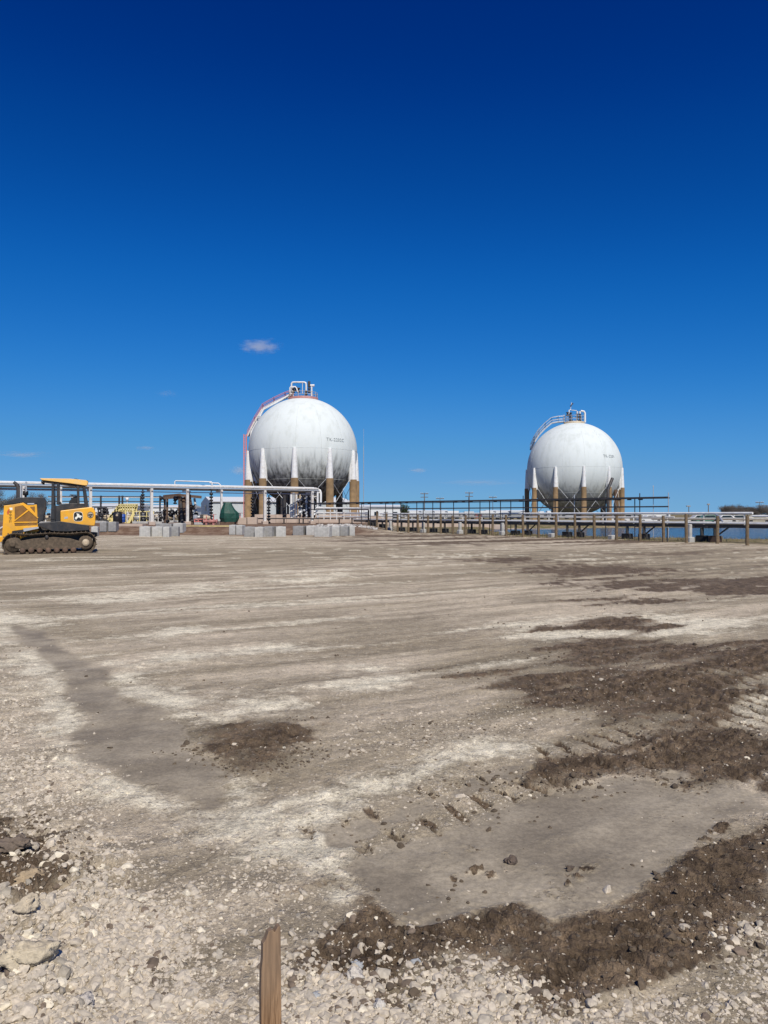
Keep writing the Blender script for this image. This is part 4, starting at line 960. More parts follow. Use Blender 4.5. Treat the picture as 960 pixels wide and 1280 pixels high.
def pump_skid(px, D, wpx, hpx, seed, label, mt='tan', cat='pump skid'):
    r_ = random.Random(seed); c0 = P(px, 655, D); z = gz(c0.x, c0.y); s = D/F; o = thing('pump_skid', label, cat, (c0.x, c0.y, z))
    W, Hh = wpx*s, hpx*s
    obj('skid_base', MB().cbox((c0.x, c0.y, z), (W, 1.6, .25), 0, .02), M['conc'], o)
    fr = MB()
    for a in (-.5, -.17, .17, .5): fr.bar((c0.x+a*W, c0.y-.6, z+.25), (c0.x+a*W, c0.y-.6, z+Hh), .08)
    fr.bar((c0.x-W/2, c0.y-.6, z+Hh), (c0.x+W/2, c0.y-.6, z+Hh), .08); fr.bar((c0.x-W/2, c0.y-.6, z+Hh*.6), (c0.x+W/2, c0.y-.6, z+Hh*.6), .06)
    obj('frame', fr, M[mt], o)
    for k in range(3):
        x = c0.x+W*(k-1)*.3; mo = MB().lathe((x-.5, c0.y, z+.7), [(.1,0),(.32,.05),(.32,.75),(.2,.85),(.2,1.0),(.1,1.05)], 12, 'X'); obj('motor', mo, M[r_.choice(['galv','rust','tan','dark'])], o)
    pp_ = MB(); p2 = MB()
    for k in range(9):
        x = c0.x+r_.uniform(-.5, .5)*W; y = c0.y+r_.uniform(-.5, .8); zt = z+r_.uniform(.5, 1)*Hh; x2 = x+r_.choice([-1, 1])*r_.uniform(.3, 1.2)
        (pp_ if k % 2 else p2).tube([(x, y, z+.2), (x, y, zt-.15), (x+(x2-x)*.2, y, zt), (x2, y, zt)], r_.uniform(.05, .1), 7)
    obj('pipework', pp_, M['offwhite'], o); obj('pipework', p2, M['dark'], o)
    vv_ = MB()
    for k in range(10):
        q = (c0.x+r_.uniform(-.5, .5)*W, c0.y+r_.uniform(-.8, .4), z+r_.uniform(.3, .95)*Hh); rr = r_.uniform(.1, .2)
        vv_ = MB(); vv_.lathe(q, [(rr*.4,-.2),(rr,-.17),(rr,-.1),(rr*.5,-.06),(rr*.5,.06),(rr,.1),(rr,.17),(rr*.4,.2)], 9, r_.choice('XYZ')); obj('valve', vv_, M['black'], o)
pump_skid(128, 96, 15, 19, 1, 'dark pump skid with slim uprights between the bulldozer and the yellow steps', 'dark')
pump_skid(181, 90, 26, 15, 2, 'tan pump skid with grey motors right of the yellow steps', 'yrail')
pump_skid(208, 100, 22, 14, 3, 'grey pump skid with tangled pipes left of the rusty pipe tower', 'galv')
pump_skid(160, 106, 26, 20, 5, 'far pump skid rising behind the yellow steps', 'tan')
pump_skid(60, 84, 40, 18, 4, 'pump skid partly hidden behind the bulldozer cab', 'galv')
pump_skid(252, 78, 14, 7, 6, 'low skid with small fittings left of the green tarp', 'pink')
def drum(px, D, h, r_, mt, lb):
    c0 = P(px, 655, D); z = gz(c0.x, c0.y)+.15
    mb = MB().lathe((c0.x, c0.y, z), [(r_*.95,0),(r_,.03),(r_,h*.32),(r_*1.04,h*.34),(r_,h*.36),(r_,h*.64),(r_*1.04,h*.66),(r_,h*.68),(r_,h-.03),(r_*.95,h),(r_*.9,h-.04)], 20)
    tag(obj('drum', mb, mt, origin=(c0.x, c0.y, z)), lb, 'drum')
drum(153.5, 90, .95, .32, M['blue'], 'blue drum standing against the yellow access steps')
c0 = P(147, 655, 89.5); z = gz(c0.x, c0.y)
mb = MB().lathe((c0.x, c0.y, z), [(.45,0),(.52,.1),(.52,1.1),(.4,1.35),(.2,1.42)], 18); o = thing('filter_vessel', 'round black vessel just left of the blue drum', 'vessel', (c0.x, c0.y, z)); obj('body', mb, M['black'], o); obj('gauge', MB().lathe((c0.x+.1, c0.y-.55, z+.95), [(.02,-.03),(.13,-.02),(.13,.02),(.02,.03)], 14, 'Y'), M['tan'], o)
def pipe_tower():
    D = 82; c0 = P(232, 655, D); z = gz(c0.x, c0.y); o = thing('rusty_pipe_tower', 'rusty brown pipe frame with slanting dark pipes beside the grey shed', 'pipe frame', (c0.x, c0.y, z))
    def seg(L_, w_, mt, nm):
        mb = MB()
        for a, b in L_: mb.bar(P(a[0], a[1], D+rnd.uniform(-.5, .5)), P(b[0], b[1], D+rnd.uniform(-.5, .5)), w_)
        obj(nm, mb, mt, o)
    seg([((206,655),(206,622)),((209,655),(209,622)),((224,655),(224,618)),((240,655),(237,620))], .22, M['rust'], 'column')
    seg([((205,620.5),(225,618.5)),((225,619),(252,621.5)),((205,622.5),(226,621))], .28, M['rust'], 'header')
    for k, (a, b, w_, mt) in enumerate([((225,620),(228,655),.35,'dark'),((229,622),(233,655),.40,'rust'),((236,621),(240,655),.42,'black'),((243,623),(247,650),.22,'offwhite'),((232,620),(225,652),.25,'rust'),((238,624),(244,655),.2,'galv'),((228,618),(236,655),.15,'galv')]):
        obj('slanting_pipe', MB().tube([P(a[0], a[1], D+k*.2), P(b[0], b[1], D+k*.2-.4)], w_*.55, 8), M[mt], o)
    vv_ = MB()
    for k in range(14):
        q = P(rnd.uniform(203, 250), rnd.uniform(616, 652), D-.3); r_ = rnd.uniform(.14, .28); obj('valve', MB().lathe(q, [(r_*.4,-.25),(r_,-.2),(r_,-.12),(r_*.5,-.08),(r_*.5,.08),(r_,.12),(r_,.2),(r_*.4,.25)], 9, rnd.choice('XYZ')), M['black'], o)
pipe_tower()
def red_valve(px, D, s, lb):
    c0 = P(px, 655, D); z = gz(c0.x, c0.y); o = thing('red_valve', lb, 'valve', (c0.x, c0.y, z), 'red valves on the left pad')
    obj('body', MB().lathe((c0.x-.35*s, c0.y, z+.35*s), [(.12*s,0),(.24*s,.02),(.24*s,.08*s),(.14*s,.1*s),(.2*s,.35*s),(.14*s,.6*s),(.24*s,.62*s),(.24*s,.7*s),(.1*s,.72*s)], 14, 'X').cbox((c0.x, c0.y, z), (.2*s, .2*s, .3*s)), M['red'], o)
    obj('stem', MB().tube([(c0.x, c0.y, z+.4*s), (c0.x, c0.y, z+1.0*s)], .05*s, 7), M['pink'], o)
    a = [(c0.x+.25*s*math.cos(k*.5236), c0.y+.25*s*math.sin(k*.5236), z+1.0*s) for k in range(13)]; obj('handwheel', MB().tube(a, .025*s, 6), M['red'], o)
red_valve(258, 77, .9, 'faded red valve with handwheel left of the green tarp')
red_valve(267, 76, 1.05, 'larger faded red valve right beside the green tarp')
red_valve(300, 84, 1.2, 'faded red valve at the foot of the sphere tank ladder')
fr_ = thing('far_pipe_rack', 'thin dark double tier pipe rack far behind the yellow steps', 'pipe rack', (-38, 108, .5))
for py, r_ in ((620.5,.09),(621.5,.06),(626.5,.07),(629,.06)): obj('pipe', MB().tube([P(60, py, 108), P(206, py+.6, 112)], r_, 7), M['dark' if r_ > .06 else 'galv'], fr_)
for px in (66, 90, 114, 126, 149, 153, 176, 200): obj('rack_post', MB().bar((P(px, 0, 109).x, 109, .3), (P(px, 0, 109).x, 109, P(0, 619.5, 109).z), .2), M['dark'], fr_)
wl = P(159, 624, 100); tag(obj('area_light', MB().tube([(wl.x, wl.y, .4), (wl.x, wl.y, wl.z-.2)], .05, 7).lathe((wl.x, wl.y, wl.z-.25), [(.05,0),(.2,.1),(.2,.45),(.08,.5)], 12), M['white'], origin=(wl.x, wl.y, .4)), 'small white area light on a thin pole above the yellow steps', 'lamp')
pump_skid(197, 87, 16, 12, 8, 'pale pump skid squeezed between the rack post and rusty pipe tower', 'offwhite')
pump_skid(222, 104, 22, 18, 9, 'tall pipe skid behind the rusty pipe tower', 'tan')
pump_skid(96, 112, 34, 20, 10, 'distant pipe skid seen through the bulldozer cab', 'dark')
# low concrete strips on the pad
def slab(x0, x1, py, D, dep, hh, mt, lb, cat='slab', nm='concrete_slab'):
    a = P(x0, py, D); b = P(x1, py, D); z = gz((a.x+b.x)/2, D)-.25; cz_ = P(x0, py, D).z
    tag(obj(nm, MB().cbox(((a.x+b.x)/2, D+dep/2, z), (b.x-a.x, dep, max(.1, cz_-z)), 0, .02), mt, origin=((a.x+b.x)/2, D, z)), lb, cat)
slab(146, 178, 655.0, 66.5, 1.0, .3, M['dike'], 'long low pinkish concrete kerb below the yellow steps', 'kerb', 'kerb')
slab(232, 292, 657.2, 68, .5, .3, M['yrail'], 'low yellowish timber sleeper along the edge of the left pad', 'timber', 'timber_sleeper')
# pinkish dike wall in panels
x = 296
dk = [(297,308,647,82.5,'first'),(309,321,646.5,82.5,'second')]
for a, b, py, D, w_ in dk: slab(a, b, py, D, .7, .5, M['dike'], w_+' pinkish brick plinth at the foot of the sphere tank ladder', 'plinth', 'plinth')
dw = thing('dike_wall', 'long low pinkish containment wall beyond the pipes', 'wall', (-4, 100, 0))
for k in range(32):
    x0 = -15.5+k*1.32; Yw = 96+k*.12; obj('wall_panel', MB().cbox((x0, Yw, gz(x0, Yw)-.2), (1.30, .3, (1.05 if x0 < -3 else .85)+.2), 0, .02), M['dike'], dw)

# concrete blocks at the edge of the graded pad
blocks = [(115,123,670,56,'conc'),(127,136,662,61,'concd'),(137,147,662,61,'concd'),
 (176,190,671,55,'conc'),(190.5,204,671,55.2,'conc'),(205,213,671.2,54.5,'conc'),(214,224,671,56,'concd'),(196,216,661.5,61,'concd'),(218,231,661.5,61,'conc'),
 (288,296,663.5,60,'conc'),(297,305,663.5,60,'conc'),(305,319,671,55,'concd'),(320,331,671,54.6,'conc'),(332,343,671,55,'concd'),(344,357,670.6,55.3,'conc'),
 (367,381,664.5,60,'concd'),(382,393,664.5,60,'conc'),(394,414,669,56,'conc'),(415,425,668.5,57,'conc'),(426,436,667.8,57.5,'concd'),(436,443,667,58,'conc')]  # darker ones have a shaded face's tone as their colour
for i, (x0, x1, yb, D, mt) in enumerate(blocks):
    Yb = H*F/(yb-643); Yb = min(D, Yb) if False else D
    xc = ((x0+x1)/2-480)/F*Yb; wd = (x1-x0)/F*Yb; z = gz(xc, Yb)
    near = 'front' if yb > 666 else 'rear'
    where = 'by the bulldozer' if x1 < 130 else 'behind the bulldozer' if x1 < 150 else 'left of the green tarp' if x1 < 235 else 'below the green tarp' if x1 < 306 else 'before the sphere tank legs' if x1 < 360 else 'below the valve cluster'
    mb = MB().cbox((0, 0, 0), (wd*.97, .75, .74), 0, .025); mb.cbox((0, 0, .73), (.3, .1, .035))
    o = obj('concrete_block', mb, M[mt]); o.location = (xc, Yb, z-.03); o.rotation_euler = (0, 0, R(rnd.uniform(-14, 14)))
    tag(o, f"{'shade-painted grey' if mt == 'concd' else 'pale grey'} concrete block {where}, {ORD[i]} block from the left", 'concrete block', 'concrete blocks lining the graded pad')
# broken white rock and small debris by the blocks
rg = np.random.RandomState(8); n = 240; X = rg.uniform(-6.2, -.6, n); Y = rg.uniform(66, 72, n)-X*.2
stones('broken_rock', X, Y, rg.uniform(.06, .24, n), rg.uniform(.6, 1.3, (n, 1))*np.array([[.45, .43, .40]]), 2, SM, 6, sink=.2, label='pale broken rock heaped behind the concrete blocks below the valves', cat='rubble')

# ------------------------------------------------------------------ buildings behind
def shed():
    D = 128; xL = P(237, 0, D).x; xC = P(263, 0, D).x; xR = P(440, 0, D).x; z0 = .0
    zr = P(0, 620.5, D).z; ze = P(0, 627.5, D).z
    o = thing('white_shed', 'long low white metal shed behind the green tarp and sphere legs', 'shed', ((xL+xR)/2, D+8, 0))
    # end wall faces half left: gable runs back to the left
    A_ = Vector((xC, D, 0)); Bk = Vector((xL-1.2, D+13, 0)); C_ = Vector((xR, D+6, 0)); Dd = C_+(Bk-A_)
    def q(nm, pts, mt, t=.12):
        nrm = (Vector(pts[1])-Vector(pts[0])).cross(Vector(pts[2])-Vector(pts[0])).normalized()*t
        n = len(pts); vs = [Vector(p) for p in pts]+[Vector(p)-nrm for p in pts]
        return obj(nm, MB().add(vs, [tuple(range(n)), tuple(range(2*n-1, n-1, -1))]+[(i, i+n, (i+1) % n+n, (i+1) % n) for i in range(n)]), mt, o)
    up = Vector((0, 0, 1)); mid = (A_+Bk)/2; mid2 = (C_+Dd)/2
    q('end_wall', [Bk, A_, A_+up*ze, mid+up*zr, Bk+up*ze], M['bldg'])
    q('side_wall', [A_, C_, C_+up*ze, A_+up*ze], M['bldg'])
    q('roof', [A_+up*(ze+.05), C_+up*(ze+.05), mid2+up*(zr+.1), mid+up*(zr+.1)], M['bldw'])
    q('roof', [mid+up*(zr+.1), mid2+up*(zr+.1), Dd+up*(ze+.05), Bk+up*(ze+.05)], M['bldw'])
    q('rear_wall', [Dd, Bk, Bk+up*ze, Dd+up*ze], M['bldg'])
    p = A_.lerp(Bk, .45); d = (Bk-A_).normalized(); pn = Vector((-abs(d.y), -abs(d.x), 0))*0
    nr = Vector((d.y, -d.x, 0)); nr = nr if nr.y < 0 else -nr
    obj('window', MB().bar(p+up*2.7+nr*.05-d*.5, p+up*2.7+nr*.05+d*.5, .12, 1.0), M['glass'], o); p = A_.lerp(Bk, .12)
    obj('window', MB().bar(p+up*3.1+nr*.05-d*.2, p+up*3.1+nr*.05+d*.2, .12, .8), M['glass'], o)
    tr_ = MB(); tr_.bar(A_+up*(ze+.02)+Vector((0, -.15, 0)), C_+up*(ze+.02)+Vector((0, -.15, 0)), .2, .12); obj('gutter', tr_, M['concd'], o)
shed()
def low_building(x0, x1, top, D, mt, lb, depth=12, nd=4, roof=None):
    a = P(x0, top, D); b = P(x1, top, D); g0 = -.2; h = a.z-g0
    o = thing('low_building', lb, 'building', ((a.x+b.x)/2, D, g0), 'low pale buildings on the horizon')
    obj('wall', MB().cbox(((a.x+b.x)/2, D+depth/2, g0), (b.x-a.x, depth, h*.86)), M[mt], o)
    w_ = b.x-a.x; z = g0+h*.86; xm = (a.x+b.x)/2
    mb = MB(); x_, X_ = a.x-.3, b.x+.3; y_, Y_ = D-.3, D+depth+.3
    mb.add([(x_,y_,z),(X_,y_,z),(X_,Y_,z),(x_,Y_,z),(x_,(y_+Y_)/2,g0+h),(X_,(y_+Y_)/2,g0+h)], [(0,1,5,4),(2,3,4,5),(0,4,3),(1,2,5),(3,2,1,0)])
    obj('roof', mb, roof or M['bldw'], o)
    for k in range(nd):
        x = a.x+w_*(k+.5)/nd; obj('door', MB().box((x-w_/nd*.22, D-.08, g0), (x+w_/nd*.22, D+.05, g0+h*.55)), M['concd'] if k % 2 else M['glass'], o)
low_building(108, 170, 629.5, 180, 'bldw', 'long pale low building behind the yellow steps', 14, 6)
low_building(171, 236, 631, 190, 'bldw', 'white low building behind the rusty pipe tower', 14, 5)
low_building(441, 500, 630.5, 210, 'bldw', 'white low building right of the streaked sphere tank', 16, 5)
low_building(505, 560, 637.5, 330, 'bldg', 'pale grey low building behind the parked trailers at centre', 16, 5)
low_building(610, 662, 637.5, 340, 'bldw', 'white low building left of the farther sphere tank', 16, 5)
low_building(778, 838, 641.5, 420, 'bldw', 'distant white low building right of the farther sphere tank', 16, 4)
def trailer(x0, x1, D, top, mt, lb, cab=False):
    a = P(x0, top, D); b = P(x1, top, D); g0 = -.1; xm = (a.x+b.x)/2; w_ = b.x-a.x; h = a.z-g0
    o = thing('truck_trailer', lb, 'trailer', (xm, D, g0), 'trailers parked in a row beyond the pond')
    obj('box_body', MB().cbox((xm, D, g0+h*.3), (w_, 2.5, h*.7), 0, .05), M[mt], o)
    for s_ in (-.38, -.30, .30, .38):
        obj('wheel', MB().lathe((xm+s_*w_, D-1.25, g0+.5), [(.2,0),(.5,.03),(.5,.28),(.2,.3)], 14, 'Y'), M['black'], o)
    obj('chassis', MB().box((a.x+.3, D-1, g0+h*.22), (b.x-.3, D+1, g0+h*.29)), M['dark'], o)
    if cab: obj('cab', MB().cbox((b.x+1.6, D, g0+.5), (2.2, 2.3, h*.62), 0, .15), M['redtruck'] if mt == 'bldg' else M['offwhite'], o); obj('windscreen', MB().cbox((b.x+1.7, D-1.18, g0+h*.42), (1.0, .04, .7)), M['glass'], o)
tl = [(452,468,'bldw',0),(470,484,'bldg',0),(487,503,'bldw',1),(509,523,'bldw',0),(526,540,'bldg',0),(543,556,'bldw',0),(559,573,'bldw',1),(580,592,'bldg',1),(600,616,'bldw',0),(619,634,'bldw',0),(637,650,'bldg',0),(664,679,'bldw',0),(683,697,'bldw',1),(705,720,'bldw',0)]
for i, (a, b, mt, cb) in enumerate(tl):
    trailer(a, b, 250+(i % 3)*6, 638.5+(i % 2)*.7, mt, f"{'white' if mt == 'bldw' else 'pale grey'} {'lorry with its cab' if cb else 'box trailer'} parked far off, {ORD[i]} from the left of the row", bool(cb))
def car(px, D, c, lb, L_=4.6):
    p = P(px, 643, D); z = gz(p.x, p.y) if p.y < 300 else 0; x0 = p.x-L_/2
    mt = mat('car_paint', c, .3, var=.03); o = thing('parked_car', lb, 'car', (p.x, p.y, z), 'vehicles parked beyond the pond')
    body = [(0,.35),(0,.8),(.25,.95),(1.1,1.0),(1.6,1.45),(3.2,1.5),(3.9,1.02),(4.5,.95),(4.6,.6),(4.5,.35)]; body = [(x0+a, z+b) for a, b in body]
    obj('body', MB().prism(body, D-.9, D+.9), mt, o, bevel=.05)
    obj('side_window', MB().prism([(x0+1.35,z+1.03),(x0+1.75,z+1.4),(x0+3.1,z+1.42),(x0+3.55,z+1.05)], D-.93, D+.93), M['glass'], o)
    for s_ in (.85, 3.7): obj('wheel', MB().lathe((x0+s_, D-.95, z+.33), [(.15,0),(.33,.02),(.33,.2),(.15,.22)], 14, 'Y'), M['black'], o)
for px, D, c, lb in [(770,142,(.6,.6,.6),'pale silver car beyond the pond below the farther sphere tank right leg'),(812,142,(.65,.66,.66),'white car beyond the pond below the right end of the cable tray'),(884,138,(.10,.22,.15),'dark green car beyond the pond between the wooden posts'),(873,140,(.6,.6,.58),'white car directly left of the dark green car'),(905,138,(.72,.72,.70),'white car beyond the pond right of the second wooden post'),(920,139,(.45,.44,.4),'grey beige car beyond the pond left of the nearest wooden post'),(946,138,(.7,.66,.5),'cream car beyond the pond at the right edge of the view')]:
    car(px, D, c, lb)

def pole(px, D, top, lb, kind='power'):
    b = P(px, 643, D); zt = P(px, top, D).z; o = thing('utility_pole' if kind == 'power' else 'light_pole', lb, 'pole', (b.x, D, 0), 'poles on the horizon')
    obj('pole_shaft', MB().tube([(b.x, D, -.3), (b.x, D, zt)], [.22, .15], 8), M['bark'], o); s = D/300
    if kind == 'power':
        for dz in (0, 1.3*s): obj('crossarm', MB().bar((b.x-1.5*s, D, zt-.4*s-dz), (b.x+1.5*s, D, zt-.4*s-dz), .25*s), M['bark'], o)
        iz = MB()
        for k in (-1.4, -.7, .7, 1.4): iz.lathe((b.x+k*s, D, zt-.3*s), [(.08,0),(.14*s,.05),(.14*s,.3*s),(.05,.4*s)], 8)
        obj('insulator', iz, M['galv'], o)
    elif kind == 'lamp': obj('lamp_head', MB().cbox((b.x-.2, D, zt-.3), (1.6, .8, .5), 0, .1), M['concd'], o)
    else: obj('lamp_head', MB().cbox((b.x, D, zt-.6), (1.0, .6, .6), 0, .1), M['concd'], o)
pole(530.5, 300, 616, 'utility pole with crossarms behind the trailers, left of the pair')
pole(586.5, 300, 615, 'utility pole with crossarms behind the trailers, right of the pair')
pole(550, 520, 622, 'faint thin pole between the two utility poles')
pole(616, 520, 620.5, 'faint thin pole right of the two utility poles')
pole(861, 320, 632.5, 'short lamp pole with wide head left of the twin-lamp pole', 'lamp')
pole(885.5, 300, 629.5, 'taller twin lamp pole beyond the pond', 'twin')
pole(949.5, 520, 627, 'faint power pole over the bare trees at the right edge')
pole(958, 500, 631, 'faint short pole at the far right over the bare trees')

# trees: trunk, limbs and a crown of many small twig or leaf faces
def tree(px, D, top, wpx, lb, seed, bare=True, base=0.):
    r_ = np.random.RandomState(seed); b = P(px, 643, D); zt = P(px, top, D).z; Hh = zt-base; W = wpx/F*D
    o = thing('bare_tree' if bare else 'leafy_tree', lb, 'tree', (b.x, D, base), 'trees on the horizon')
    tk = MB(); tk.tube([(b.x, D, base-.3), (b.x+.1, D, base+Hh*.25), (b.x, D, base+Hh*.5)], [Hh*.035, Hh*.028, Hh*.015], 7)
    tips = []
    for k in range(16):
        a = r_.uniform(0, 6.28); z0 = base+Hh*r_.uniform(.15, .5); rad = W/2*r_.uniform(.4, 1.0); z1 = base+Hh*r_.uniform(.45, .97)*(1-.25*(rad/(W/2))**2)
        p1 = Vector((b.x+math.cos(a)*rad, D+math.sin(a)*rad*.8, z1)); p0 = Vector((b.x, D, z0)); m_ = p0.lerp(p1, .5)+Vector((0, 0, Hh*.05))
        tk.tube([p0, m_, p1], [Hh*.016, Hh*.012, Hh*.006], 5); tips += [p1, m_]
    obj('trunk', tk, M['bark'], o)
    cr = MB(); n = 6000 if bare else 2200
    tp = np.array([tuple(t) for t in tips])
    for k in range(n):
        t = tp[r_.randint(len(tp))]+r_.normal(size=3)*np.array([W*.085, W*.085, Hh*.075]); 
        if t[2] < base+Hh*.15: continue
        if bare:
            d = r_.normal(size=3); d[2] = abs(d[2])+.4; d /= np.linalg.norm(d); l = Hh*r_.uniform(.04, .12); s_ = np.cross(d, r_.normal(size=3)); s_ /= np.linalg.norm(s_)+1e-6; s_ *= Hh*(.008 if D > 200 else .0045)
            cr.add([t-s_, t+s_, t+d*l], [(0, 1, 2)])
        else:
            u_ = r_.normal(size=3); u_ /= np.linalg.norm(u_); v_ = np.cross(u_, r_.normal(size=3)); v_ /= np.linalg.norm(v_)+1e-6; s_ = Hh*r_.uniform(.018, .04)
            cr.add([t-u_*s_, t+v_*s_*.6, t+u_*s_, t-v_*s_*.6], [(0, 1, 2, 3)])
    obj('crown', cr, M['twig'] if bare else M['leaf'], o)
for i, (px, top, w_, lb) in enumerate([(908,631,20,'leftmost bare tree of the clump at the right horizon'),(921,630,22,'second bare tree from the left in the right hand clump'),(934,630,22,'tallest rounded bare tree amid the right hand clump'),(947,631.5,20,'bare tree left of the one at the photo edge'),(960,632.5,22,'bare tree at the right edge of the photo'),(980,634,18,'bare tree just past the right edge'),(913,634,20,'low scrubby tree before the right hand clump'),(944,634,24,'low bush like tree before the bare clump at far right')]):
    tree(px, 330+(i % 3)*12, top, w_, lb, i+1)
tree(505, 230, 629, 13, 'small dark leafy tree above the trailers right of the streaked sphere tank', 21, False)
for i, (px, top, w_, lb) in enumerate([(-12,607,34,'grey bare tree at the left edge behind the bulldozer exhaust'),(16,613,32,'grey bare tree behind the bulldozer hood'),(46,618,28,'smaller grey bare tree left of the bulldozer cab'),(-45,604,36,'grey bare tree beyond the left edge')]):
    tree(px, 150, top, w_, lb, 40+i)

# tufts of grass on the pond bank
def grass():
    r_ = np.random.RandomState(4); N = 26000; X = r_.uniform(8, 60, N); Y = r_.uniform(36, 90, N)
    pd = poly_sd(X, Y, POND); fe = Y-(40+1.447*(18.9-X)/.888); k = (pd > 0.3) & (pd < 9) & (fe > -.8) & (fbm(X*.5, Y*.5, 3) > .42); X, Y = X[k], Y[k]; n = len(X)
    s_, m_, l_ = masks(X, Y); Z = height(X, Y, s_, m_); a = r_.uniform(0, 6.28, n); h = r_.uniform(.06, .26, n); wd = .018
    v = np.stack([np.stack([X-np.cos(a)*wd, Y-np.sin(a)*wd, Z-.02], 1), np.stack([X+np.cos(a)*wd, Y+np.sin(a)*wd, Z-.02], 1), np.stack([X+r_.normal(0, .06, n), Y+r_.normal(0, .06, n), Z+h], 1)], 1).reshape(-1, 3)
    mb = MB(); mb.add([tuple(p) for p in v], [(3*i, 3*i+1, 3*i+2) for i in range(n)])
    tag(obj('bank_grass', mb, mat('dry_grass', (.16, .14, .055), .9, var=.4, scale=.8, dirt=(.28, .22, .12), dirt_amt=.8, dscale=.6)), 'dry grass tufts on the near bank of the pond', 'grass', kind='stuff')
grass()

# ------------------------------------------------------------------ bulldozer (side on, nose to the left)
def bulldozer():
    K = .004335; Y0 = 30.7; gx = -15.35; zg = gz(-13.4, 31.9)-.02
    o = thing('bulldozer', 'yellow and black crawler bulldozer with canopy roof parked at the left edge', 'bulldozer', (gx, Y0, zg))
    def D(zx, zy): return (gx+zx*K, zg+(760-zy)*K)
    def pr_(nm, pts, y0, y1, mt, bev=.012, parent=None): return obj(nm, MB().prism([D(*p) for p in pts], Y0+y0, Y0+y1), mt, parent or o, bevel=bev)
    Wd = 2.35; tw = .50
    # tracks
    def belt(y0, y1):
        c1 = Vector((*D(112, 660), 0)); c2 = Vector((*D(785, 655), 0)); r1 = 92*K; r2 = 95*K; pts = []
        for k in range(13): a = math.pi/2+math.pi*k/12; pts.append((c1.x+r1*math.cos(a), c1.y+r1*math.sin(a)))
        for k in range(1, 12): t = k/12; pts.append((c1.x+(c2.x-c1.x)*t, c1.y-r1+((c2.y-r2)-(c1.y-r1))*t))
        for k in range(13): a = -math.pi/2+math.pi*k/12; pts.append((c2.x+r2*math.cos(a), c2.y+r2*math.sin(a)))
        for k in range(1, 12): t = k/12; pts.append((c2.x+(c1.x-c2.x)*t, c2.y+r2+((c1.y+r1)-(c2.y+r2))*t-.035*math.sin(t*math.pi*2)**2))
        mb = MB(); n = len(pts); P_ = [Vector((p[0], 0, p[1])) for p in pts]
        ln = [0]
        for i in range(n): ln.append(ln[-1]+(P_[(i+1) % n]-P_[i]).length)
        tot = ln[-1]; m_ = 46
        for k in range(m_):
            s_ = tot*k/m_; i = max(j for j in range(n) if ln[j] <= s_); f = (s_-ln[i])/max(1e-6, ln[i+1]-ln[i]); p = P_[i].lerp(P_[(i+1) % n], f); d = (P_[(i+1) % n]-P_[i]).normalized(); nr = Vector((d.z, 0, -d.x))
            hw = tot/m_*.47
            def bx(a0, a1, b0, b1, yy0, yy1):
                vs = [p+d*a+nr*b+Vector((0, Y0+yy, 0)) for yy in (yy0, yy1) for a, b in ((a0,b0),(a1,b0),(a1,b1),(a0,b1))]
                mb.add(vs, [(0,1,2,3),(7,6,5,4),(0,4,5,1),(1,5,6,2),(2,6,7,3),(3,7,4,0)])
            bx(-hw, hw, -.005, .022, y0, y1); bx(-.012, .012, .02, .07, y0, y1); bx(-hw*1.02, hw*1.02, -.07, -.006, y0+tw*.36, y0+tw*.62)
        return mb
    for y0 in (0, Wd-tw):
        tk = obj('track', belt(y0, y0+tw), M['mudm'], o)
        obj('track_frame', MB().prism([D(*p) for p in ((135,640),(300,612),(480,600),(640,615),(760,650),(760,700),(640,712),(200,712),(130,695))], Y0+y0+.10, Y0+y0+tw-.1), M['mudm'], tk, bevel=.02)
        obj('sprocket', MB().lathe((D(785,655)[0], Y0+y0+.06, D(785,655)[1]), [(.06,0),(.20,.02),(.24,.05),(.30,.07),(.30,.35),(.2,.38)], 22, 'Y'), M['mudm'], tk)
        sp = MB().lathe((D(785,655)[0], Y0+y0+.02, D(785,655)[1]), [(.05,0),(.14,.01),(.15,.05)], 18, 'Y'); obj('hub', sp, M['tan'], tk)
        obj('idler', MB().lathe((D(112,660)[0], Y0+y0+.08, D(112,660)[1]), [(.05,0),(.12,.01),(.13,.05),(.30,.06),(.33,.1),(.33,.3),(.1,.34)], 22, 'Y'), M['mudm'], tk)
        for zx in range(200, 740, 78): obj('roller', MB().lathe((D(zx,0)[0], Y0+y0+.05, D(0,722)[1]), [(.03,0),(.07,.01),(.115,.03),(.115,.12),(.09,.13),(.09,.3),(.115,.31),(.115,.4)], 14, 'Y'), M['rust'], tk)
        obj('carrier_roller', MB().lathe((D(420,0)[0], Y0+y0+.05, D(0,600)[1]), [(.03,0),(.08,.01),(.08,.35)], 12, 'Y'), M['dark'], tk)
    # hull between the tracks
    pr_('hull', [(60,560),(60,520),(340,500),(520,480),(820,490),(830,640),(700,680),(140,680)], tw+.03, Wd-tw-.03, M['char'])
    pr_('fender', [(330,475),(545,455),(815,495),(815,540),(600,550),(470,545),(350,500)], .05, tw+.1, M['char'])
    pr_('fender', [(330,475),(545,455),(815,495),(815,540),(600,550),(470,545),(350,500)], Wd-tw-.1, Wd-.05, M['char'])
    # engine enclosure
    y0, y1 = .52, Wd-.52
    pr_('side_panel', [(25,312),(115,300),(200,283),(235,305),(325,300),(335,480),(365,492),(360,510),(100,545),(88,600),(8,602)], y0, y1, M['yel'])
    sidep = pr_('hood', [(22,303),(60,270),(150,240),(250,232),(385,236),(405,262),(402,300),(410,330),(392,380),(385,445),(345,462),(330,470),(328,296),(235,300),(200,280),(110,296)], y0-.02, y1+.02, M['char'])
